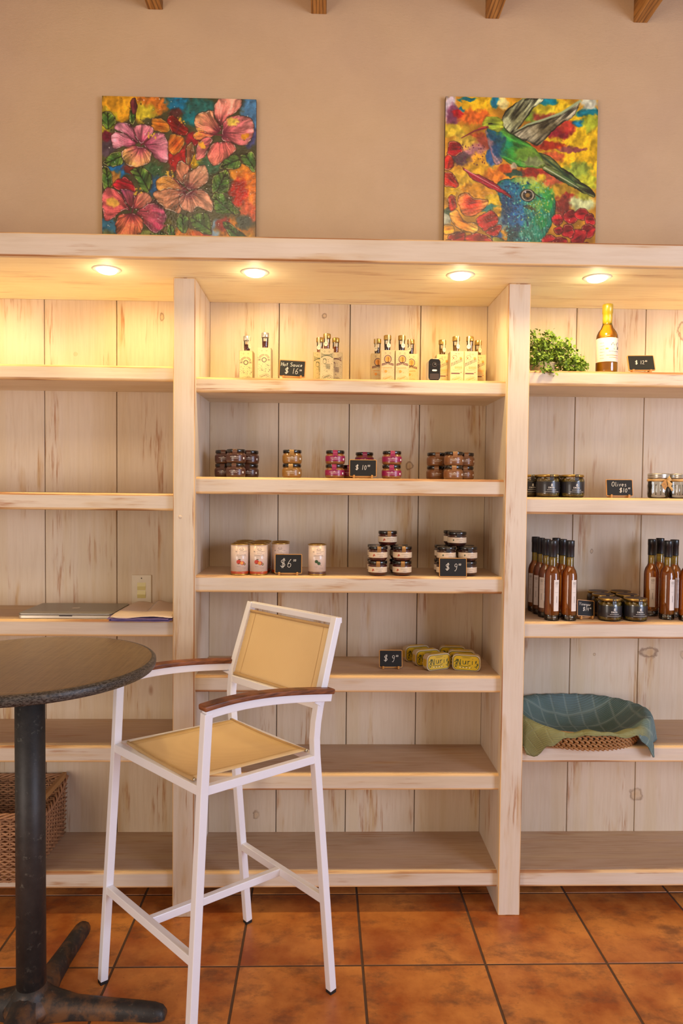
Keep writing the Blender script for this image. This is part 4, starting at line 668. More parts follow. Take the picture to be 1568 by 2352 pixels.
# ------------------------------------------------------------------ boxed hot sauce bottles (top shelf of the middle bay)
BW, BH = 0.0495, 0.1125
def mk_sauce(kind, liq, ink, ink2, tagside):
    def fn():
        r = thing('boxed_sauce_bottle', '', 'sauce bottle')
        m = MB(); m.box(-BW / 2, BW / 2, -BW / 2, BW / 2, 0, BH, 'card'); y = -BW / 2 - 0.0006; rng = random.Random(len(kind) * 7 + 3)
        mp = lambda x, z: (x, y, z); N = (0, -1, 0); R = lambda pts, w=.0008, c=ink: m.ribbon([mp(*p) for p in pts], w, N, c); PL = lambda pts, c=ink: m.poly([mp(*p) for p in pts], c)
        def wheel():
            R(ell(.014, .010, .0062, .0062) + [ell(.014, .010, .0062, .0062)[0]], .0007, ink2); PL(ell(.014, .010, .0016, .0016, 8), ink2); R([(-.018, .012), (.008, .022), (.014, .016)], .0006, ink2); R([(-.019, .004), (-.014, .014), (-.011, .003)], .0009, ink2)
            for i in range(10): R([(-.010 + i * .002, .006 + i * .0008), (-.009 + i * .002, .012 + i * .0008)], .0009, ink2)
        wheel()
        for sx_ in (-.0085, .0085) if kind != 'ribbon' else (-.004, .006):
            R([(sx_ - .003, .1015), (sx_ - .001, .103), (sx_ + .001, .103), (sx_ + .003, .1015)], .0010); R([(sx_ - .0015, .0985), (sx_ + .0015, .0985)], .0008)
        if kind == 'rings':      # arched banner over a ring, side banners, little figures
            for rr in (.0205, .0150): R([(rr * math.cos(math.radians(a)), .070 + rr * math.sin(math.radians(a)) * .95) for a in range(22, 86, 8)], .0010); R([(rr * math.cos(math.radians(a)), .070 + rr * math.sin(math.radians(a)) * .95) for a in range(96, 160, 8)], .0010)
            for a in (22, 84, 96, 158): R([(.015 * math.cos(math.radians(a)), .070 + .0142 * math.sin(math.radians(a))), (.0205 * math.cos(math.radians(a)), .070 + .0195 * math.sin(math.radians(a)))], .001)
            for a in list(range(30, 82, 9)) + list(range(104, 156, 9)): R([(.0165 * math.cos(math.radians(a)), .070 + .0157 * math.sin(math.radians(a))), (.019 * math.cos(math.radians(a)), .070 + .018 * math.sin(math.radians(a)))], .0013)
            for rr, w_ in ((.0082, .0016), (.0062, .0010)): q = ell(0, .069, rr, rr, 18); R(q + [q[0]], w_)
            for s_ in (-1, 1): R([(s_ * .011, .0725), (s_ * .022, .0715), (s_ * .022, .0665), (s_ * .011, .0665), (s_ * .011, .0725)], .0008); R([(s_ * .013, .0695), (s_ * .020, .0690)], .002)
            for i in range(34): x_, z_ = rng.uniform(-.021, .021), rng.uniform(.026, .056); R([(x_, z_), (x_ + rng.uniform(-.003, .003), z_ + rng.uniform(-.003, .003))], rng.choice([.0007, .0012, .002]))
        elif kind == 'banner':   # bow-tie banner, face and lines
            R([(-.021, .097), (-.012, .092), (0, .0905), (.012, .092), (.021, .097)], .0009); R([(-.021, .080), (-.012, .086), (0, .088), (.012, .086), (.021, .080)], .0022)
            for s_ in (-1, 1): PL([(s_ * .021, .098), (s_ * .0185, .089), (s_ * .021, .079), (s_ * .0165, .089)])
            for i in range(15): x_ = -.017 + i * .0024; R([(x_, .0885), (x_, .0915)], .0011)
            q = ell(-.008, .066, .0060, .0085, 14); R(q + [q[0]], .0009); R([(-.013, .072), (-.010, .077), (-.004, .076), (-.002, .070)], .0018)
            for i in range(9): R([(-.006 + i * .0004, .058 - i * .0022), (.012, .057 - i * .0022)], .0007)
            for i in range(40): x_, z_ = rng.uniform(-.021, .021), rng.uniform(.026, .078); R([(x_, z_), (x_ + rng.uniform(-.003, .003), z_ + rng.uniform(-.0016, .0016))], rng.choice([.0006, .001, .0014]))
        elif kind == 'crest':    # round crest on a waved ribbon
            q = ell(0, .080, .0125, .0135, 20); R(q + [q[0]], .0024); PL(ell(0, .080, .0095, .0105, 16), ink2); R([(-.001, .087), (.002, .086), (.001, .073), (.004, .070)], .0016); R([(-.006, .082), (.006, .083)], .0007)
            PL([(-.021, .064), (-.008, .067), (0, .071), (.008, .067), (.021, .064), (.021, .056), (.008, .060), (0, .063), (-.008, .060), (-.021, .056)]); 
            y -= .0003
            for i in range(13): x_ = -.018 + i * .003; z_ = .0605 + .0045 * math.cos(x_ / .021 * PI / 2) ** 2; R([(x_, z_ - .002), (x_ + .0006, z_ + .002)], .0011, 'card')
            for i in range(12):
                a = math.radians(-30 + i * 21.8); R([(.016 * math.cos(a), .081 + .016 * math.sin(a)), (.021 * math.cos(a), .081 + .0185 * math.sin(a))], .0008, ink2)
            q = ell(-.007, .036, .0052, .0052, 12); PL(q, ink2); R([(-.016, .048), (.014, .050)], .0014, ink2); R([(-.017, .030), (-.016, .044), (-.011, .050)], .0008, ink2)
            for i in range(12): x_, z_ = rng.uniform(0, .020), rng.uniform(.026, .045); R([(x_, z_), (x_ + rng.uniform(-.004, .004), z_ + .001)], .0006, ink2)
        else:                    # big slanted lettering with face and wheel
            R([(-.019, .088), (-.013, .097), (-.004, .096), (0, .089)], .0012); PL([(-.016, .088), (-.010, .091), (-.013, .084)], 'red_ink'); R([(-.018, .080), (-.012, .086), (-.008, .080), (-.004, .086), (-.001, .082)], .0010); PL([(.009, .091), (.017, .091), (.017, .083), (.009, .083)], 'orange_ink')
            for i, ch in enumerate('PLLIILIL'):
                x0_ = -.0215 + i * .0053; z0_ = .058 + i * .0024; R([(x0_ + .0015, z0_), (x0_ + .0015, z0_ + .012)], .0016); R([(x0_, z0_ + .0004), (x0_ + .0035, z0_ + .0012)], .0010)
                if i % 3 == 0: R([(x0_ + .001, z0_ + .012), (x0_ + .004, z0_ + .011), (x0_ + .003, z0_ + .007)], .0012)
            for i in range(5): x0_ = -.006 + i * .0056; q = ell(x0_, .053, .0020, .0038, 8); R(q + [q[0]], .0012, 'orange_ink')
            R([(-.016, .045), (-.006, .042), (.006, .046), (.017, .044)], .0008, 'orange_ink'); PL([(-.021, .034), (.008, .034), (.012, .032), (.008, .030), (-.021, .030)]); q = ell(.015, .036, .002, .0014, 8); PL(q, 'red_ink')
        for i in range(46):      # small scattered ornaments all over the print
            x_, z_ = rng.uniform(-.0225, .0225), rng.uniform(.004, .108)
            if abs(x_) > .013 or z_ < .050: R([(x_, z_), (x_ + rng.uniform(-.0022, .0022), z_ + rng.uniform(-.0022, .0022))], rng.choice([.0005, .0008, .0011]), ink2)
        for q_ in ([(-.0236, .002), (-.0236, .1105), (.0236, .1105), (.0236, .002)],): R(q_, .0004, ink2)
        m.build('carton', r, bevel=0.0006, seg=1)
        cx_ = 0.0
        m = MB(); m.lathe([(0.0105, BH - .02), (0.0105, BH + .010), (0.0112, BH + .016), (0.0115, BH + .038), (0.0122, BH + .041)], 'glass', n=20); gl = m.build('glass_neck', r)
        m = MB(); m.lathe([(0.0098, BH - .02), (0.0098, BH + .010), (0.0105, BH + .016), (0.0107, BH + (.024 if kind != 'rings' else .026)), (0, BH + (.024 if kind != 'rings' else .026))], liq, n=20); m.build('sauce', gl)
        m = MB(); m.lathe([(0.0132, BH + .0405), (0.0138, BH + .042), (0.0138, BH + .055), (0.0130, BH + .0568), (0, BH + .0570)], 'gold_lid' if kind != 'rings' else 'silver', n=24); m.build('cap', r)
        if tagside is not None:
            a = -PI / 2 + tagside; m = MB(); ca, sa = math.cos(a), math.sin(a); rr = .0142; tx, ty = -sa, ca
            def q3(u_, z_, e=0.0): return ((rr + e) * ca + u_ * tx, (rr + e) * sa + u_ * ty, z_)
            m.poly([q3(-.0026, BH + .0575), q3(.0026, BH + .0575), q3(.0028, BH + .026), q3(-.0028, BH + .026)], 'seal'); m.poly([q3(x_, z_) for x_, z_ in ell(0, BH + .019, .0072, .0085, 16)], 'seal')
            m.ribbon([q3(-.004, BH + .018, .0004), q3(-.002, BH + .021, .0004), q3(.002, BH + .021, .0004), q3(.004, BH + .018, .0004)], .0012, (ca, sa, 0), 'dark_ink'); m.ribbon([q3(0, BH + .050, .0004), q3(0, BH + .030, .0004)], .0010, (ca, sa, 0), 'dark_ink')
            m.poly([q3(-.0026, BH + .0575), q3(.0026, BH + .0575), (tx * .0026, ty * .0026, BH + .0578), (-tx * .0026, -ty * .0026, BH + .0578)], 'seal'); m.build('paper_seal', r)
        return r
    return Maker(fn)
z1 = Z['c'][0] + 0.0006
a1 = mk_sauce('rings', 'sauce_red', 'blue_ink', 'dark_ink', 0.9); a2 = mk_sauce('rings', 'sauce_red', 'blue_ink', 'dark_ink', None)
def put(mk_, xl, xr, yf, lab, grp, rz=0.0): return mk_(((xl + xr) / 2, yf + BW / 2, z1), rz, lab, grp)
put(a1, -.315, -.267, .12, 'boxed red hot sauce bottle with round ring print, leftmost on the top shelf', None, -.05); put(a2, -.244, -.194, .06, 'boxed red hot sauce bottle with ring print, just left of the hot sauce price sign', None, -.05)
b1 = mk_sauce('banner', 'sauce_orange', 'green_ink', 'green_ink', -0.3)
put(b1, -.046, .003, .127, 'boxed orange sauce with green bow-tie banner print, left one behind the front box', None); put(b1, -.020, .029, .06, 'boxed orange sauce with green bow-tie banner print, front one of the three', None); b2 = mk_sauce('banner', 'sauce_orange', 'maroon_ink', 'dark_ink', None); put(b2, .013, .062, .127, 'boxed orange sauce without paper seal, right one behind the green banner box', None)
c_1 = mk_sauce('crest', 'sauce_dark', 'maroon_ink', 'orange_ink', 0.25); c_2 = mk_sauce('crest', 'sauce_dark', 'maroon_ink', 'orange_ink', -0.5)
put(c_2, .169, .218, .135, 'boxed dark sauce with round maroon crest, left one set back behind the front pair', None); put(c_1, .200, .2495, .07, 'boxed dark sauce with round maroon crest, left box of the front pair', None); put(c_1, .2525, .302, .07, 'boxed dark sauce with round maroon crest, right box of the front pair', None); put(c_2, .2935, .343, .135, 'boxed dark sauce with round maroon crest, right one set back behind the front pair', None)
d_1 = mk_sauce('ribbon', 'sauce_yellow', 'maroon_ink', 'orange_ink', 0.35); d_2 = mk_sauce('ribbon', 'sauce_yellow', 'maroon_ink', 'orange_ink', -0.5)
put(d_1, .412, .4615, .135, 'boxed yellow sauce with slanted lettering, set back behind the small black camera', None); put(d_1, .4515, .501, .07, 'boxed yellow sauce with slanted lettering, left box of the front pair', None); put(d_2, .5025, .552, .07, 'boxed yellow sauce with slanted lettering, right box of the front pair', None); put(d_1, .5465, .596, .135, 'boxed yellow sauce with slanted lettering, rightmost on the shelf beside the post', None)
# security camera
r = thing('security_camera', 'small black and white security camera standing among the sauce boxes', 'camera', (.3905, .075, z1))
def rrect(w_, h_, rad, n=6):
    o = []
    for cx_, cy_, a0 in ((w_ / 2 - rad, h_ / 2 - rad, 0), (-w_ / 2 + rad, h_ / 2 - rad, 90), (-w_ / 2 + rad, -h_ / 2 + rad, 180), (w_ / 2 - rad, -h_ / 2 + rad, 270)):
        o += [(cx_ + rad * math.cos(math.radians(a0 + 90 * i / n)), cy_ + rad * math.sin(math.radians(a0 + 90 * i / n))) for i in range(n + 1)]
    return o
def prism(mb, pts, y0, y1, mat, cz, smooth=False):
    n = len(pts); vs = [(x, y0, cz + z) for x, z in pts] + [(x, y1, cz + z) for x, z in pts]
    mb.add(vs, [tuple(range(n)), tuple(range(n, 2 * n))[::-1]] + [(i, (i + 1) % n, n + (i + 1) % n, n + i) for i in range(n)], mat, smooth)
m = MB(); prism(m, rrect(.044, .080, .013), -.026, .034, 'cam_white', .040); m.build('housing', r, bevel=0.003); m = MB(); prism(m, rrect(.0425, .0785, .0125), -.031, -.026, 'cam_black', .040); fp = m.build('front_panel', r, bevel=0.0015)
m = MB(); vs = ell(0, .058, .0085, .0085, 24); m.poly([(x, -.0314, z) for x, z in vs], 'cam_grey'); m.poly([(x, -.0317, z) for x, z in ell(0, .058, .0062, .0062, 20)], 'cam_black'); m.poly([(x, -.032, z) for x, z in ell(.0015, .0595, .0014, .0014, 10)], 'white_ink'); m.build('lens', fp)
m = MB(); m.poly([(x, -.0314, .0375 + z) for x, z in rrect(.017, .006, .0029)], 'white_ink'); m.build('status_light', fp); m = MB(); m.poly([(x, -.0314, .0155 + z) for x, z in rrect(.034, .021, .003)], 'cam_grey'); m.build('motion_sensor', fp)
for s_ in (-1, 1): m = MB(); m.poly([(x, -.0314, z) for x, z in ell(s_ * .015, .058, .0012, .0012, 8)], 'cam_grey'); m.build('infrared_light', fp)

# ------------------------------------------------------------------ chalkboard price signs
def sign(loc, w_, h_, rz, tilt, lines, label, easel=True, roll=0.0, hide=0):
    """lines: (text, x, y, height) in sign units; ('^', ...) small raised zeros"""
    r = thing('price_sign', label, 'sign', loc, rz, 'small chalkboard price signs on the shelves')
    lift = 0.006 if easel else 0.0
    bd = MB(); t = .005; prism(bd, rrect(w_, h_, .004, 3), 0, t, 'signwood', 0)
    prism(bd, rrect(w_ - .005, h_ - .005, .002, 3), -.0004, 0, 'slate', 0); b = bd.build('board', r); b.rotation_euler = (-tilt, roll, 0); b.location = (0, 0, lift + h_ / 2 + (abs(math.sin(roll)) * w_ / 2))
    ch = MB(); mp = lambda x, y: (x, -.0009, y)
    ex = 0
    for (tx, x, y, hh) in lines:
        p, e_ = text_paths(tx, (x * w_ - w_ / 2) if tx != '00' else ex + .0012, y * h_ - h_ / 2, hh * h_, 0.12); ex = e_; draw_flat(ch, p, mp, .0013 if hh > .15 else .0009, (0, -1, 0), 'chalk')
    ch.build('chalk_writing', b)
    if easel:
        e = MB()
        for s_ in (-1, 1):
            x = s_ * w_ * .33; e.sweep([(x, -.010, .012), (x, -.009, .003), (x, .002, .003), (x, .026, .003)], (1, 0, 0), .007, .004, 'signwood'); e.sweep([(x, .008, .004), (x, .022, h_ * .55)], (1, 0, 0), .006, .004, 'signwood')
        e.sweep([(-w_ * .33, .004, .004), (w_ * .33, .004, .004)], (0, 1, 0), .006, .005, 'signwood'); e.build('easel', r, bevel=0.0008, seg=1)
    return r
sign((-.119, .05, z1), .094, .060, 0, .10, [('Hot Sauce', .07, .62, .22), ('$ 16', .22, .18, .34), ('00', .66, .36, .11)], 'chalkboard price sign reading Hot Sauce $16', roll=.045)
sign((.1378, .048, Z['c'][1] + .0006), .0985, .062, 0, .08, [('$ 10', .22, .40, .28), ('00', .62, .58, .12)], 'chalkboard price sign reading $10 in the middle of the second shelf')
sign((-.1275, .044, Z['c'][2] + .0006), .098, .070, 0, .12, [('$6', .20, .32, .42), ('00', .56, .62, .12)], 'chalkboard price sign reading $6 in front of the pale cans')
sign((.4645, .026, Z['c'][2] + .0006), .0995, .0680, 0, .10, [('$ 9', .22, .36, .34), ('00', .60, .60, .11)], 'chalkboard price sign reading $9 leaning on the dark jam jars', easel=False)
sign((.254, .125, Z['c'][3] + .0006), .087, .064, 0, .16, [('$ 9', .20, .36, .34), ('00', .56, .60, .12)], 'chalkboard price sign reading $9 left of the yellow tins')
sign((1.143, .052, Z['r'][0] + .0006), .097, .060, 0, .30, [('$ 12', .26, .40, .24), ('00', .62, .56, .10)], 'chalkboard price sign reading $12 right of the golden bottle', roll=-.02)
sign((1.074, .052, Z['r'][1] + .0006), .098, .062, 0, .16, [('Olives', .20, .58, .26), ('$10', .48, .22, .26), ('00', .82, .42, .10)], 'chalkboard price sign reading Olives $10 beside the black-labelled jars')
sign((.972, .085, Z['r'][2] + .0006), .070, .060, .18, .18, [('Vinegar', .10, .66, .19), ('$14', .32, .34, .22), ('00', .72, .48, .09)], 'tilted chalkboard price sign reading Vinegar $14 between bottles and olive jars', roll=.10)

# ------------------------------------------------------------------ spread jars, second shelf of the middle bay
def mk_spread(content, label_m):
    def fn():
        r = thing('spread_jar', '', 'jar'); rng = random.Random(5)
        m = MB(); m.lathe([(.030, 0), (.0335, .002), (.0352, .007), (.0355, .012), (.0355, .028), (.0345, .032), (.0315, .0355), (.031, .039)], content, n=36); b = m.build('jar_body', r)
        m = MB(); m.lathe([(.0357, .0105), (.0358, .0110), (.0358, .0285), (.0357, .0290)], label_m, n=30, a0=-PI, a1=.0); paths = dashes(-.020, .016, .0215, .0036, rng, .2) + dashes(-.014, .010, .0165, .0020, rng, .4) + [[(-.004, .0215), (-.002, .0250), (.001, .0240), (.002, .0215)]]
        cyl_strokes(m, .0361, paths, .0011, 'white_ink'); cyl_patch(m, .0362, [(.030, .014), (.037, .014), (.037, .021), (.030, .021)], 'white_ink'); m.build('label', b)
        m = MB(); m.lathe([(.0330, .0385), (.0338, .0392), (.0338, .0478), (.0328, .0496), (.024, .0500), (0, .0500)], 'black_lid', n=36); m.build('lid', r)
        m = MB(); rr = .0350; am = -PI / 2 - .06
        def q(a, z, e=0): return ((rr + e) * math.cos(am + a), (rr + e) * math.sin(am + a), z)
        m.add([q(-.24, .0502, -.006), q(.24, .0502, -.006), q(-.24, .0494), q(.24, .0494), q(-.24, .037, .0004), q(.24, .037, .0004), q(-.23, .030, .0022), q(.23, .030, .0022)], [(0, 1, 3, 2), (2, 3, 5, 4), (4, 5, 7, 6)], label_m, True); m.build('seal_strip', r)
        return r
    return Maker(fn)
JB = mk_spread('spread_brown', 'lab_brown'); JG = mk_spread('spread_gold', 'lab_gold'); JM = mk_spread('spread_ochre', 'lab_magenta'); JT = mk_spread('spread_tan', 'lab_tan')
z2 = Z['c'][1] + .0006
def stack(mk_, x, y, z, what, grp, n=2, h=.0506, lv=('lower', 'upper'), rz=0.0):
    for k in range(n): mk_((x + (0 if k == 0 else .0008), y, z + k * h), rz + (.05 if k else -.02), what % lv[k], grp)
stack(JB, -.3735, .150, z2, '%s brown-labelled spread jar of the left back stack', None); stack(JB, -.3215, .075, z2, '%s brown-labelled spread jar of the front stack in the leftmost jar group', None); stack(JB, -.282, .158, z2, '%s brown-labelled spread jar of the right back stack', None)
stack(JG, -.119, .080, z2, '%s gold-labelled spread jar of the lone stack on the second shelf', None)
stack(JM, .037, .080, z2, '%s magenta-labelled spread jar left of the $10 sign', None); stack(JM, .150, .190, z2, '%s magenta-labelled spread jar behind the $10 sign', None); JM((.0935, .145, z2), 0, 'single magenta-labelled spread jar half hidden at the left edge of the $10 sign', None); stack(JM, .244, .080, z2, '%s magenta-labelled spread jar right of the $10 sign', None)
stack(JT, .4185, .158, z2, '%s tan-labelled spread jar of the left back stack in the rightmost jar group', None); stack(JT, .4705, .083, z2, '%s tan-labelled spread jar of the front stack in the rightmost jar group', None); stack(JT, .525, .150, z2, '%s tan-labelled spread jar of the right back stack nearest the post', None)

# ------------------------------------------------------------------ olive cans, third shelf
def mk_can(band, fruit):
    def fn():
        r = thing('olive_can', '', 'can'); rng = random.Random(9)
        m = MB(); R_ = .0325; m.lathe([(R_ - .0005, .004), (R_, .0045), (R_, .013)], band, n=40); m.lathe([(R_, .0132), (R_, .1075)], 'can_paper', n=40)
        off = .006
        def sh(p): return [[(x + off, y) for x, y in q] for q in p]
        p, _ = text_paths('LA', -.021, .0835, .0035); p2 = dashes(-.0105, .021, .0853, .0030, rng, .25); cyl_strokes(m, R_ + .0002, sh(p + p2), .0009, 'dark_ink')
        cyl_strokes(m, R_ + .0002, sh(dashes(-.008, .009, .080, .0016, rng, .4) + dashes(-.018, .017, .0725, .0024, rng, .25) + dashes(-.018, .019, .0685, .0024, rng, .25)), .0010, 'dark_ink'); cyl_strokes(m, R_ + .0002, sh(dashes(-.012, .012, .063, .0014, rng, .4) + dashes(-.016, -.004, .031, .0018, rng, .4) + dashes(.002, .018, .027, .0024, rng, .4) + dashes(.004, .018, .0235, .0024, rng, .4)), .0006, 'dark_ink')
        cyl_strokes(m, R_ + .0002, sh([arc(-.003, .0925, .0035, .003, 60, 330), arc(.004, .0925, .0035, .003, 120, -150), [(-.004, .090), (.005, .090)]]), .0008, 'dark_ink')
        E = lambda cx_, cy_, rx, ry, c, k=0: cyl_patch(m, R_ + .0003 + k * .0002, [(x + off, y) for x, y in ell(cx_, cy_, rx, ry)], c)
        if fruit == 'tomato':
            E(-.010, .0475, .0085, .0080, 'tomato'); E(-.007, .0570, .0045, .0014, 'leafgreen', 1); E(.003, .0435, .0085, .0070, 'tomato', 1); E(.001, .0440, .0060, .0055, 'orange_ink', 2); E(.012, .0395, .0042, .0045, 'leafgreen', 2); E(.012, .0400, .0022, .0024, 'orange_ink', 3); E(-.011, .0405, .003, .0012, 'leafgreen', 2)
        else:
            E(-.008, .0500, .0062, .0060, 'leafgreen'); E(.001, .0435, .0062, .0060, 'leafgreen'); E(-.0075, .0505, .0028, .0026, 'tingreen', 1); cyl_strokes(m, R_ + .0003, [[(.011, .040), (.017, .034)]], .0008, 'dark_ink')
        m.build('can_body', r)
        for nm, z0_, sg in (('top_rim', .1075, 1), ('bottom_rim', .0045, -1)):
            m = MB(); pr = [(R_ - .0003, 0), (R_ + .0009, .0012), (R_ + .0011, .0030), (R_ + .0002, .0040), (R_ - .0018, .0042), (R_ - .0030, .0020), (R_ - .0045, .0008), (0, .0010)]; m.lathe([(a, z0_ + sg * b) for a, b in pr], 'gold_lid', n=40); m.build(nm, r)
        return r
    return Maker(fn)
ct = mk_can('can_band', 'tomato'); co_ = mk_can('can_band_brown', 'olive'); z3 = Z['c'][2] + .0009
ct((-.3035, .060, z3), .12, 'pale can with tomato picture and orange base band, front left of the four', None); ct((-.2360, .0605, z3), 0, 'pale can with tomato picture and orange base band, front right of the four', None)
ct((-.3005, .134, z3), .3, 'pale can directly behind the front left tomato can, only its gold rim showing', None); ct((-.2340, .134, z3), 0, 'pale can directly behind the front right tomato can, only its gold rim showing', None)
ct((-.3000, .208, z3), .3, 'pale can at the very back of the left column of tomato cans', None); ct((-.2330, .208, z3), 0, 'pale can at the very back of the right column of tomato cans', None)
ct((-.160, .112, z3), -.2, 'pale can half hidden behind the $6 sign', None); ct((-.163, .184, z3), .0, 'pale can at the back, behind the can that the $6 sign covers', None)
co_((-.0245, .066, z3), 0, 'pale can with two green olives and a brown base band, standing alone', None)

# ------------------------------------------------------------------ jam jars with cream labels
def mk_jam(content, tape, spot):
    def fn():
        r = thing('jam_jar', '', 'jar'); rng = random.Random(4)
        m = MB(); m.lathe([(.027, 0), (.0305, .0035), (.0333, .009), (.0345, .013), (.0345, .032), (.0335, .036), (.0315, .039), (.0315, .042)], content, n=36); b = m.build('jar_body', r)
        m = MB(); m.lathe([(.0347, .0120), (.0348, .0125), (.0348, .0315), (.0347, .0320)], 'lab_cream', n=40, a0=-PI * 1.05, a1=PI * .05)
        cyl_patch(m, .0351, [(x - .019, y) for x, y in ([(-.0045, .0165), (-.001, .0165), (.001, .020), (.0045, .018), (.0040, .0225), (.000, .0265), (-.0035, .022)] if spot == 'red_ink' else ell(0, .0225, .0026, .0034, 10))], spot)
        cyl_strokes(m, .0351, dashes(-.008, .018, .0250, .0022, rng, .2) + dashes(.002, .014, .0190, .0016, rng, .4) + dashes(.000, .014, .0160, .0016, rng, .4), .0008, 'dark_ink'); m.build('label', b)
        m = MB(); m.lathe([(.0338, .0415), (.0346, .0422), (.0346, .0500), (.0335, .0522), (.024, .0526), (0, .0524)], 'black_lid', n=36); m.build('lid', r)
        m = MB(); rr = .0357; am = -PI / 2
        def q(a, z, e=0): return ((rr + e) * math.cos(am + a), (rr + e) * math.sin(am + a), z)
        m.add([q(-.2, .0530, -.006), q(.2, .0530, -.006), q(-.2, .0520), q(.2, .0520), q(-.2, .0395), q(.2, .0395), q(-.2, .033), q(.2, .033)], [(0, 1, 3, 2), (2, 3, 5, 4), (4, 5, 7, 6)], tape, True); m.build('seal_strip', r)
        return r
    return Maker(fn)
j1 = mk_jam('jam', 'spread_gold', 'red_ink'); j2 = mk_jam('jam_dark', 'lab_black', 'green_ink'); hj = .0532
for (x, y, w_) in ((.196, .066, 'front left'), (.2855, .070, 'front right'), (.198, .150, 'back left'), (.281, .150, 'back right')): stack(j1, x, y, z3, '%s red jam jar of the ' + w_ + ' stack in the middle jam group', None, h=hj)
j1((.2355, .112, z3 + 2 * hj), .1, 'red jam jar on top of the middle jam pyramid', None)
for (x, y, w_) in ((.446, .070, 'front left'), (.5255, .074, 'front right'), (.4505, .152, 'back left'), (.532, .154, 'back right')): stack(j2, x, y, z3, '%s dark jam jar of the ' + w_ + ' stack in the right jam group', None, h=hj)
j2((.4905, .097, z3 + 2 * hj), .0, 'dark jam jar on top of the right pyramid, the front one of two', None); j2((.4885, .171, z3 + 2 * hj), .15, 'dark jam jar on top of the right pyramid, the back one of two', None)

# ------------------------------------------------------------------ yellow tins
def mk_tin():
    r = thing('sardine_tin', '', 'tin'); m = MB(); w_, h_, t = .104, .060, .030
    prism(m, rrect(w_, h_, .017, 5), -t / 2, t / 2, 'tin', h_ / 2); b = m.build('tin_body', r, bevel=0.002)
    m = MB(); y = -t / 2 - .0006; N = (0, -1, 0)
    o = rrect(w_ * .93, h_ * .90, .016, 6); i_ = rrect(w_ * .90, h_ * .85, .0145, 6); m.poly([(x, y, h_ / 2 + z) for x, z in o], 'tingreen'); m.poly([(x, y - .0003, h_ / 2 + z) for x, z in i_], 'tinyellow'); y -= .0006
    p, e = text_paths('N', -.034, .022, .0210); m_ = lambda x, z: (x, y, z); draw_flat(m, p, m_, .0026, N, 'tingreen'); p, e = text_paths('uri', -.013, .0245, .0280, .05); draw_flat(m, p, m_, .0023, N, 'tingreen')
    m.ribbon([m_(*q) for q in [(-.028, .020), (-.015, .0175), (0, .0170), (.010, .0195), (.016, .0235)]], .0018, N, 'tingreen')
    for z_, x_ in ((.052, .018), (.0485, .014)): m.ribbon([m_(-x_, z_), m_(x_, z_)], .0009, N, 'tingreen')
    rng = random.Random(3)
    for s_ in (-1, 1):
        for k in range(11):
            a = rng.uniform(-1, 1.5); x_ = s_ * (.033 + rng.uniform(0, .009)); z_ = .014 + k * .0024; m.poly([m_(x_ + dx * math.cos(a) - dz * math.sin(a), z_ + dx * math.sin(a) + dz * math.cos(a)) for dx, dz in ((-.0045, 0), (0, .0013), (.0045, 0), (0, -.0013))], 'tingreen')
    for k in range(8): x_ = -.022 + k * .0058; a = rng.uniform(-.8, .8); m.poly([m_(x_ + dx * math.cos(a), .0125 + dz + dx * math.sin(a)) for dx, dz in ((-.0035, 0), (0, .0013), (.0035, 0), (0, -.0013))], 'tingreen' if k % 2 else 'white_ink')
    m.build('front_label', b)
    m = MB(); m.box(-w_ / 2 - .0008, -w_ / 2 - .0002, -.010, .010, .017, .043, 'tinyellow'); m.box(w_ / 2 + .0002, w_ / 2 + .0008, -.010, .010, .017, .043, 'tinyellow'); m.box(-.030, .030, -.010, .010, h_ + .0002, h_ + .0008, 'tinyellow'); m.build('side_label', b)
    return r
tin = Maker(mk_tin); z4 = Z['c'][3] + .0006
for (x, y, rz, lab) in ((.426, .122, .42, 'yellow sardine tin at the front of the left row, next to the $9 sign'), (.396, .190, .34, 'yellow sardine tin in the middle of the left row'), (.366, .256, .30, 'yellow sardine tin at the back of the left row'),
                        (.536, .110, -.26, 'yellow sardine tin at the front of the right row'), (.530, .176, -.18, 'yellow sardine tin in the middle of the right row'), (.508, .248, -.10, 'yellow sardine tin at the back of the right row')):
    tin((x, y, z4), rz, lab, None)

# ------------------------------------------------------------------ right bay: plant, bottle, jars, vinegar
zr = [z + .0006 for z in Z['r']]
pl = thing('potted_plant', 'small bushy bright green potted plant on the top right shelf', 'plant', (.800, .095, zr[0]))
m = MB(); m.lathe([(.034, 0), (.040, .002), (.048, .034), (.050, .036), (.046, .036), (.040, .030), (0, .030)], 'pot', n=28); m.build('pot', pl, loc=(-.005, 0, 0))
m = MB(); sm = MB(); rng = random.Random(11)
tips = []
for k in range(58):
    t = rng.random(); a = rng.uniform(0, 2 * PI)
    if k < 40: cx_, cy_, cz, rr = rng.uniform(-.055, .065), rng.uniform(-.06, .06), rng.uniform(.03, .125), 0
    else: cx_, cy_, cz = rng.uniform(.05, .145), rng.uniform(-.06, .03), rng.uniform(-.002, .055)
    cz = min(cz, .135 - abs(cx_) * .55 + (.02 if cx_ < 0 else 0)) if k < 40 else min(cz, .080 - (cx_ - .05) * .35)
    tips.append((cx_, cy_, max(cz, .008)))
tips += [(-.045, -.01, .138), (-.052, 0, .122), (.008, -.02, .138), (.020, 0, .130), (-.06, -.04, .06), (-.055, -.05, .03), (.1, -.05, .02), (.13, -.05, .012), (-.02, -.07, .0), (.01, -.075, .004), (-.05, -.06, .10), (.07, -.02, .10), (.085, -.03, .085)]
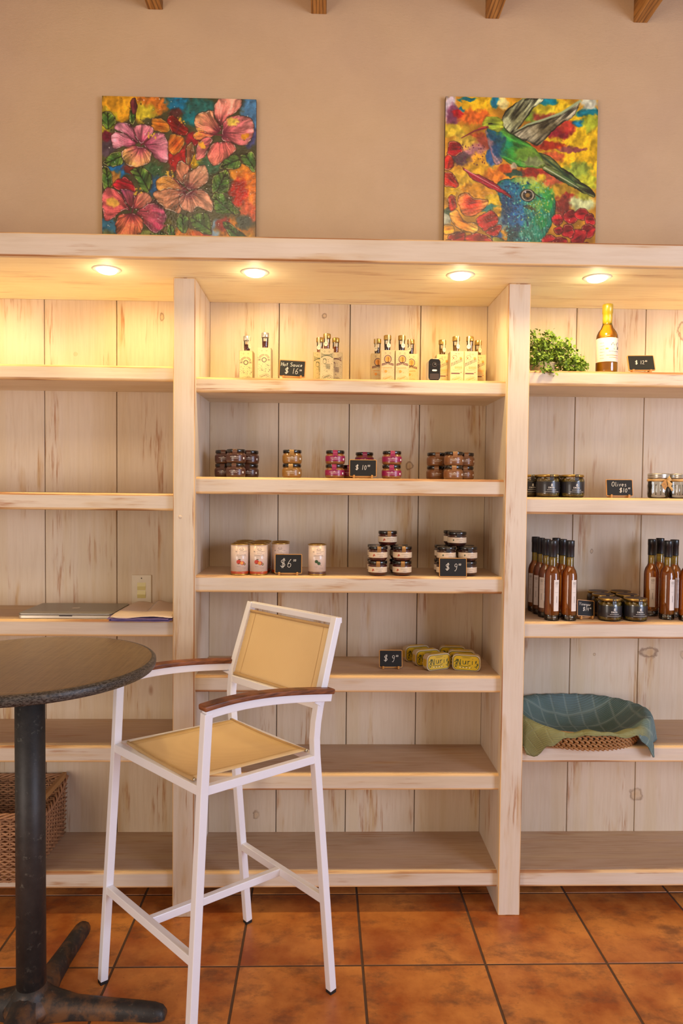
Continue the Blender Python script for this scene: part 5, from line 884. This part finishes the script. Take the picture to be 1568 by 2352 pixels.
for (x, y, z) in tips:
    sm.sweep([(x * .15 - .005, y * .2, .03), (x * .6, y * .6, .03 + z * .6), (x, y, z)], (1, 0, .1), .0022, .0022, 'stem', n=5, smooth=True)
    for j in range(rng.randint(24, 32)):
        px, py, pz = x + rng.gauss(0, .011), y + rng.gauss(0, .011), z + rng.gauss(0, .010); s_ = rng.uniform(.0036, .0062)
        px = max(px, -.073); pz = max(pz, .002) if py > -.065 else pz; n_ = Vector((rng.uniform(-1, 1), rng.uniform(-1.4, .4), rng.uniform(-.2, 1.2))).normalized(); t1 = n_.orthogonal().normalized(); t1.rotate(Matrix.Rotation(rng.uniform(0, 6.28), 3, n_)); t2 = n_.cross(t1); P = Vector((px, py, pz))
        ring = [P + t1 * s_ * 1.15 * math.cos(q * PI / 4) + t2 * s_ * .9 * math.sin(q * PI / 4) + n_ * s_ * .28 * (1 - abs(math.cos(q * PI / 4))) for q in range(8)]; m.add([P] + ring, [(0, q + 1, (q + 1) % 8 + 1) for q in range(8)], 'leaf', True)
m.build('foliage', pl); sm.build('stems', pl)
# golden bottle
bt = thing('liqueur_bottle', 'tall golden bottle with yellow cap and white label on the top right shelf', 'bottle', (1.029, .085, zr[0]))
m = MB(); m.lathe([(.034, 0), (.0375, .003), (.0380, .010), (.0380, .128), (.0365, .140), (.031, .153), (.022, .165), (.0175, .178), (.0160, .190), (.0158, .232)], 'glass', n=40); gb = m.build('glass_body', bt)
m = MB(); m.lathe([(.032, .004), (.0362, .008), (.0366, .012), (.0366, .128), (.035, .140), (.0297, .152), (.0207, .164), (.0162, .177), (.0150, .190), (0, .190)], 'honey', n=40); m.build('liquid', gb)
m = MB(); m.lathe([(.0384, .040), (.0385, .041), (.0385, .125), (.0384, .126)], 'lab_white', n=48, a0=-PI * 1.06, a1=.06 * PI); rng = random.Random(2); K = lambda p, w_, c: cyl_strokes(m, .0389, p, w_, c)
K([[(.000, .098), (.007, .108), (.014, .098)]], .0022, 'green_ink'); K([[(.018, .099), (.022, .106), (.024, .098)], arc(.030, .100, .006, .009, 0, 330)], .0014, 'dark_ink'); cyl_patch(m, .0389, [(.026, .084), (.036, .084), (.037, .092), (.032, .095)], 'dark_ink'); cyl_patch(m, .0389, ell(-.014, .086, .006, .003), 'orange_ink')
K(dashes(-.008, .034, .076, .005, rng, .2) + [[(.010, .086), (.014, .083), (.012, .088)]], .0014, 'green_ink'); K(dashes(-.016, .034, .062, .0028, rng, .15), .0022, 'orange_ink'); K(dashes(-.006, .034, .054, .0028, rng, .2), .0018, 'orange_ink'); K([p_ for i in range(6) for p_ in dashes(-.040, -.024, .052 + i * .011, .0024, rng, .6)], .0018, 'dark_ink')
m.build('label', gb)
m = MB(); m.lathe([(.0168, .176), (.0172, .200), (.0174, .219), (.0188, .220), (.0190, .248), (.0180, .2525), (0, .253)], 'capsule_gold', n=32); m.build('capsule', bt)
# black label olive jars
def mk_olive(short):
    def fn():
        r = thing('olive_jar', '', 'jar'); rng = random.Random(6); k = 1.0
        m = MB(); m.lathe([(.036, 0), (.0405, .003), (.0425, .009), (.0425, .060), (.0405, .067), (.0375, .071), (.0375, .075)], 'glass', n=36); b = m.build('glass_body', r)
        m = MB(); m.lathe([(.034, .003), (.038, .006), (.0395, .010), (.0395, .058), (.037, .066), (0, .068)], 'olives', n=32)
        rows = ((.011, 13, 0), (.0600, 13, .2)) if not short else ((.012, 11, 0), (.0610, 11, .25))
        for z_, n_, ph in rows:
            for i in range(n_):
                a = ph + 2 * PI * i / n_; c_ = (.0325 * math.cos(a), .0325 * math.sin(a), z_ - .0085 + rng.uniform(0, .002)); m.lathe([(0, 0), (.0052, .002), (.0082, .007), (.0080, .011), (.005, .015), (0, .0165)], 'olive', c=c_, n=10)
        m.build('olives', b)
        m = MB(); m.lathe([(.0429, .0155), (.0430, .016), (.0430, .0560), (.0429, .0565)], 'lab_black', n=44, a0=-PI * 1.0, a1=.0); p, e = text_paths('CHIAPA', -.0125, .0325, .0052); cyl_strokes(m, .0433, p, .0011, 'white_ink')
        cyl_patch(m, .0433, ell(0, .0432, .0034, .0040, 12), 'white_ink'); cyl_patch(m, .0433, ell(0, .0480, .0022, .0014, 8), 'white_ink'); cyl_patch(m, .0435, ell(0, .0432, .0014, .0016, 8), 'lab_black')
        cyl_strokes(m, .0433, dashes(-.017, .017, .0270, .0022, rng, .15), .0012, 'white_ink'); cyl_strokes(m, .0433, [[(-.026, .0200), (.030, .0200)]], .0008, 'white_ink'); m.build('label', b)
        m = MB(); m.lathe([(.0385, .0735), (.0410, .0745), (.0410, .0800), (.0400, .0820), (.037, .0826)] + ([(0, .0822)] if not short else []), 'gold_lid', n=36); (m.lathe([(.0371, .0826), (.036, .0828), (0, .0828)], 'cam_grey', n=36) if short else None); m.build('lid', r)
        m = MB(); rr = .0413
        def q(a, z, e=0): return ((rr + e) * math.cos(-PI / 2 + a), (rr + e) * math.sin(-PI / 2 + a), z)
        m.add([q(-.16, .0832, -.012), q(.16, .0832, -.012), q(-.16, .0828), q(.16, .0828), q(-.16, .068), q(.16, .068), q(-.15, .060, .001), q(.15, .060, .001)], [(0, 1, 3, 2), (2, 3, 5, 4), (4, 5, 7, 6)], 'lab_black', True)
        m.ribbon([q(-.04, .081, .0003), q(.05, .077, .0003), q(-.05, .073, .0003), q(.04, .068, .0003), q(-.03, .063, .0016)], .0014, (0, -1, 0), 'dark_ink'); m.build('seal_strip', r)
        return r
    return Maker(fn)
oj = mk_olive(False)
for (x, y, lab) in ((.8155, .070, 'black-labelled olive jar, front left of the olive jars beside the Olives sign'), (.9065, .070, 'black-labelled olive jar closest to the Olives sign'), (.766, .135, 'black-labelled olive jar set back against the post'), (.8655, .150, 'black-labelled olive jar in the gap behind the two front olive jars')): oj((x, y, zr[1]), .05, lab, None)
os_ = mk_olive(True)
for i, (x0_, c_) in enumerate(((1.0545, 'left'), (1.1500, 'right'))):
    for j, (lab) in enumerate(('front', 'second', 'back')): os_((x0_ + .010 * j * (1 if i else 1.3), .070 + j * .092 - (.012 if j == 2 else 0), zr[2]), .04, 'olive jar with black label, %s jar of the %s column by the vinegar bottles' % (lab, c_), None)
# vinegar bottles
def mk_vin():
    r = thing('vinegar_bottle', '', 'bottle')
    m = MB(); m.lathe([(.0240, 0), (.0265, .002), (.0270, .006), (.0270, .158), (.0262, .168), (.0225, .182), (.0165, .192), (.0140, .199), (.0136, .215), (.0136, .262)], 'glass', n=32); b = m.build('glass_body', r)
    m = MB(); m.lathe([(.0240, .020), (.0256, .024), (.0256, .158), (.0249, .168), (.0212, .181), (.0152, .191), (.0128, .199), (0, .199)], 'vinegar', n=32); m.build('vinegar', b)
    m = MB(); m.lathe([(0, .003), (.021, .004), (.0225, .012), (.0215, .018), (0, .0195)], 'glass', n=24); m.build('glass_foot', b)
    m = MB(); m.lathe([(.0126, .200), (.0126, .236)], 'neckoil', n=24); m.build('neck_tint', b)
    m = MB(); m.lathe([(.0148, .232), (.0150, .234), (.0151, .270), (.0157, .2705), (.0157, .290), (.0150, .2925), (0, .293)], 'capsule_black', n=28); m.build('capsule', r)
    rng = random.Random(8); m = MB(); hw = .0105; m.add([(q_[0], q_[1], z_) for z_ in (.036, .150) for q_ in [cyl_map(.0274)(-hw + .0035 * i, 0) for i in range(7)]], [(i, i + 1, 8 + i, 7 + i) for i in range(6)], 'lab_white', True)
    cyl_strokes(m, .0277, [arc(-.002, .138, .003, .004, 0, 360, 8), arc(.003, .138, .003, .004, 0, 360, 8)], .0009, 'dark_ink'); cyl_strokes(m, .0277, dashes(-.006, .006, .130, .0016, rng) + dashes(-.006, .006, .125, .0016, rng) + dashes(-.006, .006, .104, .0012, rng), .0006, 'dark_ink'); cyl_strokes(m, .0277, [[(.000, .090 - i * .0035), (.0008, .0875 - i * .0035)] for i in range(7)], .0016, 'dark_ink'); m.build('label', b)
    return r
vb = Maker(mk_vin)
for (x, y, rz, lab) in ((.838, .064, .30, 'amber vinegar bottle, left one of the two front bottles by the post'), (.9015, .064, .35, 'amber vinegar bottle standing directly beside the tilted Vinegar sign'), (.8345, .128, -.9, 'amber vinegar bottle second in the column along the post'), (.8330, .192, -.9, 'amber vinegar bottle third in the column along the post'), (.8325, .256, -1.0, 'amber vinegar bottle at the very back of the column along the post'), (.8965, .130, .2, 'amber vinegar bottle right behind the front bottle beside the sign'), (.8945, .196, .2, 'amber vinegar bottle third back behind the sign side bottle'),
                        (1.2545, .168, -.25, 'amber vinegar bottle at the left back of the right-hand group'), (1.2800, .094, .25, 'amber vinegar bottle at the front left of the right-hand group'), (1.3160, .232, .1, 'amber vinegar bottle at the back of the right-hand group'), (1.3320, .150, .1, 'amber vinegar bottle in the second row of the right-hand group'), (1.3400, .066, .35, 'amber vinegar bottle cut by the right edge of the frame')):
    vb((x, y, zr[2]), rz, lab, None)
# mason jars with raffia
def mk_mason(bow):
    r = thing('mason_jar', '', 'jar')
    m = MB(); pr = [(.030, 0), (.0345, .002), (.0365, .006), (.0365, .060), (.0350, .066), (.0335, .070), (.0335, .074)]; m.lathe(pr + [(a - .002, b) for a, b in pr[::-1][:-1]] + [(0, .003)], 'glass', n=36); b = m.build('glass_body', r)
    m = MB(); rng = random.Random(3)
    for i in range(14):
        a = 2 * PI * i / 14; m.sweep([(.0372 * math.cos(a), .0372 * math.sin(a), .012), (.0376 * math.cos(a), .0376 * math.sin(a), .030), (.0372 * math.cos(a), .0372 * math.sin(a), .050)], (0, 0, 1.0) if False else (math.cos(a + 1.57), math.sin(a + 1.57), 0), .004, .0012, 'glass', n=6, smooth=True)
    m.build('glass_facets', b)
    m = MB(); m.lathe([(.0365, .0720), (.0378, .0730), (.0378, .0790), (.0372, .0800), (.0378, .0810), (.0378, .0890), (.0365, .0905), (.034, .0900), (0, .0895)], 'silver', n=40); m.build('lid', r)
    m = MB()
    for k, (dz, w_) in enumerate(((0, .0075), (.0015, .006))):
        pts = [((.0385 + .0004 * math.sin(i * 1.3 + k)) * math.cos(2 * PI * i / 40), (.0385 + .0004 * math.sin(i * 1.3 + k)) * math.sin(2 * PI * i / 40), .0655 + dz + .0006 * math.sin(i * .9 + k * 2)) for i in range(40)]; m.sweep(pts, (0, 0, 1), w_, .002, 'twine', n=8, smooth=True, closed=True)
    if bow:
        m.sweep([(.012, -.041, .064), (.018, -.044, .074), (.022, -.044, .068), (.015, -.043, .062), (.018, -.044, .050), (.016, -.044, .042)], (0, 1, 0), .004, .009, 'twine', n=8, smooth=True); m.sweep([(.014, -.044, .060), (.024, -.045, .052), (.020, -.045, .044), (.027, -.046, .034), (.030, -.046, .028)], (0, 1, 0), .003, .009, 'twine', n=8, smooth=True)
    m.build('raffia_band', r)
    if bow:
        m = MB(); prism(m, [(.003, .0690), (.007, .0690), (.008, .062), (.011, .044), (.003, .028), (-.011, .050)], -.0445, -.0435, 'kraft', 0); tg = m.build('paper_tag', r); m = MB(); m.ribbon([(-.004, -.0450, .050), (.001, -.0450, .053), (.003, -.0450, .048)], .001, (0, -1, 0), 'dark_ink'); m.ribbon([(.001, -.0450, .040), (.007, -.0450, .047)], .0008, (0, -1, 0), 'dark_ink'); m.build('tag_writing', tg)
    return r
r = mk_mason(True); r.location = (1.2285, .076, zr[1]); r['label'] = 'empty glass jar with raffia band, bow and kraft tag'
r = mk_mason(False); r.location = (1.3080, .082, zr[1]); r.rotation_euler = (0, 0, .3); r['label'] = 'empty glass jar with raffia band but no tag, at the right frame edge'

# ------------------------------------------------------------------ braided tray and towel (right bay, fourth shelf)
z_t = zr[3]; TCX, TCY, TRX, TRY = .972, .128, .232, .170
tray = thing('braided_basket', 'low oval basket of braided water hyacinth under a green towel', 'basket', (TCX, TCY, z_t))
def lump(mb, c, t, n_, l, w_, d, mat):
    t = t.normalized(); n_ = (n_ - t * n_.dot(t)).normalized(); b = t.cross(n_); vs = []; K_ = 5
    for i in range(K_ + 1):
        s_ = i / K_ * 2 - 1; rr = math.sqrt(max(0, 1 - s_ * s_)) * .98 + .02
        for j in range(6): a = 2 * PI * j / 6; vs.append(c + t * s_ * l / 2 + n_ * math.cos(a) * rr * d / 2 + b * math.sin(a) * rr * w_ / 2)
    mb.add(vs, [(i * 6 + j, i * 6 + (j + 1) % 6, (i + 1) * 6 + (j + 1) % 6, (i + 1) * 6 + j) for i in range(K_) for j in range(6)], mat, True)
m = MB(); NB = 72
for row in range(4):
    z_ = .009 + row * .0155; sc_ = .90 + .10 * (row / 3) ** .7
    for i in range(NB):
        for h in (-1, 1):
            a = 2 * PI * (i + (.5 if row % 2 else 0) + (.0 if h > 0 else .5)) / NB; p = Vector((TRX * sc_ * math.cos(a), TRY * sc_ * math.sin(a), z_ + h * .0038)); tan = Vector((-TRX * math.sin(a), TRY * math.cos(a), 0)).normalized(); nn = Vector((math.cos(a) / TRX, math.sin(a) / TRY, 0)).normalized()
            lump(m, p, tan + Vector((0, 0, h * .62)), nn, .024, .0095, .010, 'hyacinth')
pts = [(TRX * math.cos(2 * PI * i / 80), TRY * math.sin(2 * PI * i / 80), .0655) for i in range(80)]; m.sweep(pts, (0, 0, 1), .009, .009, 'hyacinth', n=8, smooth=True, closed=True); m.build('braided_wall', tray)
m = MB(); m.add([(TRX * .88 * math.cos(2 * PI * i / 48), TRY * .88 * math.sin(2 * PI * i / 48), z_) for z_ in (.001, .006) for i in range(48)], [tuple(range(48)), tuple(range(48, 96))] + [(i, (i + 1) % 48, 48 + (i + 1) % 48, 48 + i) for i in range(48)], 'hyacinth'); m.build('woven_base', tray)
# towel: rectangular cloth pressed into the oval and folded over its rim
NA, NR = 120, 34
def interp(tab, a):
    a = a % 360
    for i in range(len(tab)):
        a0, v0 = tab[i]; a1, v1 = tab[(i + 1) % len(tab)]; a1 = a1 + 360 if a1 <= a0 else a1
        aa = a if a >= a0 else a + 360
        if a0 <= aa <= a1: t = (aa - a0) / (a1 - a0); t = t * t * (3 - 2 * t); return v0 + (v1 - v0) * t
    return tab[0][1]
#            angle(deg, 0=+x right, 90=back, 270=front)
RIM = [(0, .106), (30, .104), (60, .104), (90, .106), (120, .104), (150, .100), (180, .104), (205, .094), (228, .076), (250, .070), (262, .082), (275, .078), (287, .070), (300, .080), (318, .078), (335, .096)]
DROP = [(0, .075), (30, .030), (60, .022), (90, .018), (120, .022), (150, .030), (180, .060), (200, .110), (218, .115), (233, .052), (245, .012), (262, .003), (275, .004), (288, .004), (300, .012), (312, .052), (322, .112), (332, .135), (345, .105)]
vs = []; uvs = []; ol = []
for i in range(NA):
    ad = 360 * i / NA; a = math.radians(ad); rim = interp(RIM, ad); dr = interp(DROP, ad)
    rx, ry = TRX + .012, TRY + .010
    for j in range(NR + 1):
        s_ = j / NR
        if s_ < .62:
            q = s_ / .62; k = q ** 1.1 * (.985); z_ = .014 + (rim - .014) * max(0, (q - .45) / .55) ** 1.6; w_ = .003 * math.sin(ad * .19 + q * 9) * q
            p = Vector((rx * k * math.cos(a), ry * k * math.sin(a), z_ + w_))
        else:
            q = (s_ - .62) / .38; down = dr * q; out = .010 + .012 * math.sin(min(1, q * 2.5) * PI / 2) + .010 * q * (1 + .8 * math.sin(ad * .22))
            p = Vector(((rx + out) * math.cos(a), (ry + out) * math.sin(a), rim + .004 * math.sin(min(1, q * 3) * PI) - down + .0015 * math.sin(ad * .5 + q * 5)))
        if TCY + p.y > REC - .006: p.z = max(p.z, .004)
        p.x = max(p.x, P2R + .004 - TCX + .003 * s_); p.y = min(p.y, BK - .012 - TCY)
        vs.append(p); L_ = (s_ * .25 if s_ < .62 else .155 + (s_ - .62) / .38 * dr); uvs.append((.5 + math.cos(a) * (L_ / .16) * .5, .5 + math.sin(a) * (L_ / .16) * .42))
        fr = 1.0 if (195 < ad < 306 and s_ > .60) else (max(0, .9 - (ad - 306) / 30) if (306 <= ad < 333 and .60 < s_ < .80) else 0.0); ol.append(fr)  # mask for the painted warm-light cast on the front folds
fs = [(i * (NR + 1) + j, ((i + 1) % NA) * (NR + 1) + j, ((i + 1) % NA) * (NR + 1) + j + 1, i * (NR + 1) + j + 1) for i in range(NA) for j in range(NR)]
m = MB(); m.add(vs, fs, 'towel', True); tw = m.build('kitchen_towel', loc=(TCX, TCY, z_t)); tag(tw, 'green and blue checked terry towel draped over the braided basket', 'towel')
me = tw.data; at = me.attributes.new('olive', 'FLOAT', 'POINT'); at.data.foreach_set('value', ol); uvl = me.uv_layers.new(name='UVMap')
for lp in me.loops: uvl.data[lp.index].uv = uvs[lp.vertex_index]
s_ = tw.modifiers.new('solid', 'SOLIDIFY'); s_.thickness = .0035; s_.offset = 0

# ------------------------------------------------------------------ large wicker basket (left bay, bottom shelf)
wb = thing('wicker_basket', 'large brown willow basket with wooden side bars on the bottom left shelf', 'basket', (0, 0, Z['l'][4] + .0008))
X0, X1, Y0, Y1 = -1.430, -1.027, -.044, .298; HB = .235
def wallpt(t, k, off=0.0):
    """t along perimeter 0..4, k height fraction"""
    fl = 1 + .045 * k; cx_, cy_ = (X0 + X1) / 2, (Y0 + Y1) / 2; hx, hy = (X1 - X0) / 2 * fl + off, (Y1 - Y0) / 2 + off; e = int(t) % 4; q = t - int(t)
    c = [(-hx, -hy), (hx, -hy), (hx, hy), (-hx, hy)]; a, b = c[e], c[(e + 1) % 4]; return (cx_ + a[0] + (b[0] - a[0]) * q, cy_ + a[1] + (b[1] - a[1]) * q)
def topz(t):
    e = int(t) % 4; q = t - int(t)
    return HB - (.055 * math.sin(PI * q) ** .7 if e in (1, 3) else 0)
m = MB(); rows = 26; SEG = 26
for k in range(rows):
    for tier in (0,):
        pts = []
        for i in range(4 * SEG):
            t = i / SEG; zt = topz(t); z_ = .006 + (zt - .012) * k / (rows - 1); ph = PI * (i + k); x, y = wallpt(t, z_ / HB, .0048 * math.cos(ph)); pts.append((x, y, z_ + .001 * math.sin(i * 1.7 + k)))
        m.sweep(pts, (0, 0, 1), .0078, .0052, 'wicker', n=5, smooth=True, closed=True)
m.build('woven_wall', wb)
m = MB()
for i in range(0, 4 * SEG, 2):
    t = i / SEG; zt = topz(t); a = wallpt(t, 0); b = wallpt(t, 1); m.sweep([(a[0], a[1], 0), (b[0], b[1], zt)], (1, 0, 0), .0052, .0052, 'wicker', n=6, smooth=True)
m.build('stakes', wb)
for k in range(4):
    m = MB(); pts = []
    for i in range(4 * SEG * 2):
        t = i / (SEG * 2); x, y = wallpt(t, 1, .007 * math.cos(i * .42 + k * PI / 2)); pts.append((x, y, topz(t) + .007 * math.sin(i * .42 + k * PI / 2)))
    m.sweep(pts, (0, 0, 1), .0085, .0075, 'wicker', n=6, smooth=True, closed=True); m.build('rim_strand', wb)
for x in (wallpt(1.5, 1)[0] + .000, wallpt(3.5, 1)[0]):
    m = MB(); m.box(x - .012, x + .004, Y0 - .004, Y1 + .006, HB - .006, HB + .016, 'lath'); m.build('side_bar', wb, bevel=0.003)
m = MB(); m.box(X0, X1, Y0, Y1, 0.0, .006, 'wicker'); m.build('base', wb)

# ------------------------------------------------------------------ laptop, papers, switch (left bay, third shelf)
zl = Z['l'][2] + .0006
lp = thing('laptop', 'closed silver laptop lying on the left shelf', 'laptop', (-.9195, .145, zl), .0)
LW, LD = .335, .222
m = MB(); m.add([], [], 'alu')
def slab(mb, w_, d_, z0, z1_, rad, mat):
    o = rrect(w_, d_, rad, 5); n = len(o); vs = [(x, y, z0) for x, y in o] + [(x, y, z1_) for x, y in o]; mb.add(vs, [tuple(range(n))[::-1], tuple(range(n, 2 * n))] + [(i, (i + 1) % n, n + (i + 1) % n, n + i) for i in range(n)], mat)
slab(m, LW, LD, .001, .0125, .012, 'alu_edge'); bs = m.build('laptop_base', lp, bevel=0.0015); m = MB(); slab(m, LW, LD, .0133, .0200, .012, 'alu'); ld = m.build('laptop_lid', lp, bevel=0.0015)
m = MB(); m.box(-.022, .024, -LD / 2 - .0006, -LD / 2 + .001, .0090, .0126, 'cam_grey'); m.build('finger_notch', bs)
m = MB(); body = []
for i in range(40):
    a = 2 * PI * i / 40; r_ = .0150 * (1 + .05 * math.cos(2 * a)) - .0022 * math.exp(-((a - PI / 2) / .30) ** 2) - .0018 * math.exp(-((a - 3 * PI / 2) / .22) ** 2); x, y = r_ * math.cos(a), r_ * math.sin(a)
    if (x - .0185) ** 2 + (y - .001) ** 2 < .0065 ** 2: x = .0185 - math.sqrt(max(0, .0065 ** 2 - (y - .001) ** 2))
    body.append((x, y))
m.add([(0, 0, .0203)] + [(x, y, .0203) for x, y in body], [(0, i + 1, (i + 1) % 40 + 1) for i in range(40)], 'alu_light'); m.poly([(0, .0155, .0203), (.0035, .0165, .0203), (.0065, .0225, .0203), (.002, .0210, .0203)], 'alu_light'); m.build('lid_emblem', ld)
for n_, (x0_, x1_, y0_, y1_, z0_, rz) in enumerate(((-.752, -.541, -.012, .17, .0006, -.01), (-.747, -.536, -.009, .18, .0042, .03), (-.757, -.545, -.014, .17, .0078, .0))):
    m = MB(); hw, hd = (x1_ - x0_) / 2, (y1_ - y0_) / 2; N_ = 12
    v = [(-hw + 2 * hw * i / N_, -hd + 2 * hd * j / 8, .0022 * k2 - .004 * max(0, 1 - j / 1.5) + .0006 * math.sin(i * 1.9 + n_)) for k2 in (0, 1) for i in range(N_ + 1) for j in range(9)]; o9 = (N_ + 1) * 9
    fs = [(k2 * o9 + i * 9 + j, k2 * o9 + (i + 1) * 9 + j, k2 * o9 + (i + 1) * 9 + j + 1, k2 * o9 + i * 9 + j + 1) for k2 in (0, 1) for i in range(N_) for j in range(8)]; bd = [i * 9 for i in range(N_ + 1)] + [N_ * 9 + j for j in range(1, 9)] + [i * 9 + 8 for i in range(N_ - 1, -1, -1)] + [j for j in range(7, 0, -1)]
    fs += [(bd[i], bd[(i + 1) % len(bd)], o9 + bd[(i + 1) % len(bd)], o9 + bd[i]) for i in range(len(bd))]
    m.add(v, fs, 'purple_paper'); o = m.build('purple_folder', loc=((x0_ + x1_) / 2, (y0_ + y1_) / 2, zl + z0_ + .004)); o.rotation_euler = (0, 0, rz); tag(o, ('bottom', 'middle', 'top')[n_] + ' purple folder of the pile under the crumpled paper', 'folder', 'purple folders under the crumpled paper')
m = MB(); NX, NY = 20, 20; v = []; rng = random.Random(14)
for i in range(NX + 1):
    for j in range(NY + 1):
        u_, w_ = i / NX, j / NY; x = -.749 + .217 * u_ + (.028 * w_ if u_ < .5 else -.006 * w_) ; y = -.008 + .262 * w_; z_ = .0185 + .006 * w_ + .004 * math.sin(u_ * 9 + w_ * 3) * w_ + .006 * max(0, w_ - .55) * math.sin(u_ * 14) + rng.uniform(-.0006, .0006) + .003 * math.exp(-((u_ - .12) / .15) ** 2) * w_
        z_ -= .005 * max(0, 1 - w_ * 6) * (1 + .6 * math.sin(u_ * 7)); v.append((x, y, z_))
m.add(v, [(i * (NY + 1) + j, (i + 1) * (NY + 1) + j, (i + 1) * (NY + 1) + j + 1, i * (NY + 1) + j + 1) for i in range(NX) for j in range(NY)], 'paper', True)
o = m.build('crumpled_paper', loc=(0, 0, zl + .0005)); tag(o, 'crumpled cream paper lying on the purple folders next to the laptop', 'paper'); s_ = o.modifiers.new('solid', 'SOLIDIFY'); s_.thickness = .0012; s_.offset = 1
sw = thing('light_switch', 'cream wall plate with two yellowed rocker switches on the left back boards', 'light switch', (-.7215, BK - .003, 1.131))
m = MB(); m.box(-.039, .039, -.005, .001, -.0615, .0615, 'plate'); pp = m.build('wall_plate', sw, bevel=0.0025)
for z_, c_ in ((.0155, 0), (-.0165, 1)): m = MB(); m.add([(x, y, z) for x, y, z in ((-.0165, -.005, z_ - .015), (.0165, -.005, z_ - .015), (.0165, -.0075 if c_ else -.0065, z_), (-.0165, -.0075 if c_ else -.0065, z_), (-.0165, -.0055, z_ + .015), (.0165, -.0055, z_ + .015), (-.0165, -.004, z_ - .015), (.0165, -.004, z_ - .015), (-.0165, -.004, z_ + .015), (.0165, -.004, z_ + .015))], [(0, 1, 2, 3), (3, 2, 5, 4), (6, 7, 1, 0), (4, 5, 9, 8), (0, 3, 4, 8, 6), (1, 7, 9, 5, 2)], 'rocker'); m.build('rocker', sw)
for z_ in (.048, -.048): m = MB(); m.lathe([(0, 0), (.0022, 0), (.0024, .0008), (0, .001)], 'cam_grey', n=12); q = m.build('screw', sw); q.location = (0, -.0052, z_); q.rotation_euler = (PI / 2, 0, 0)
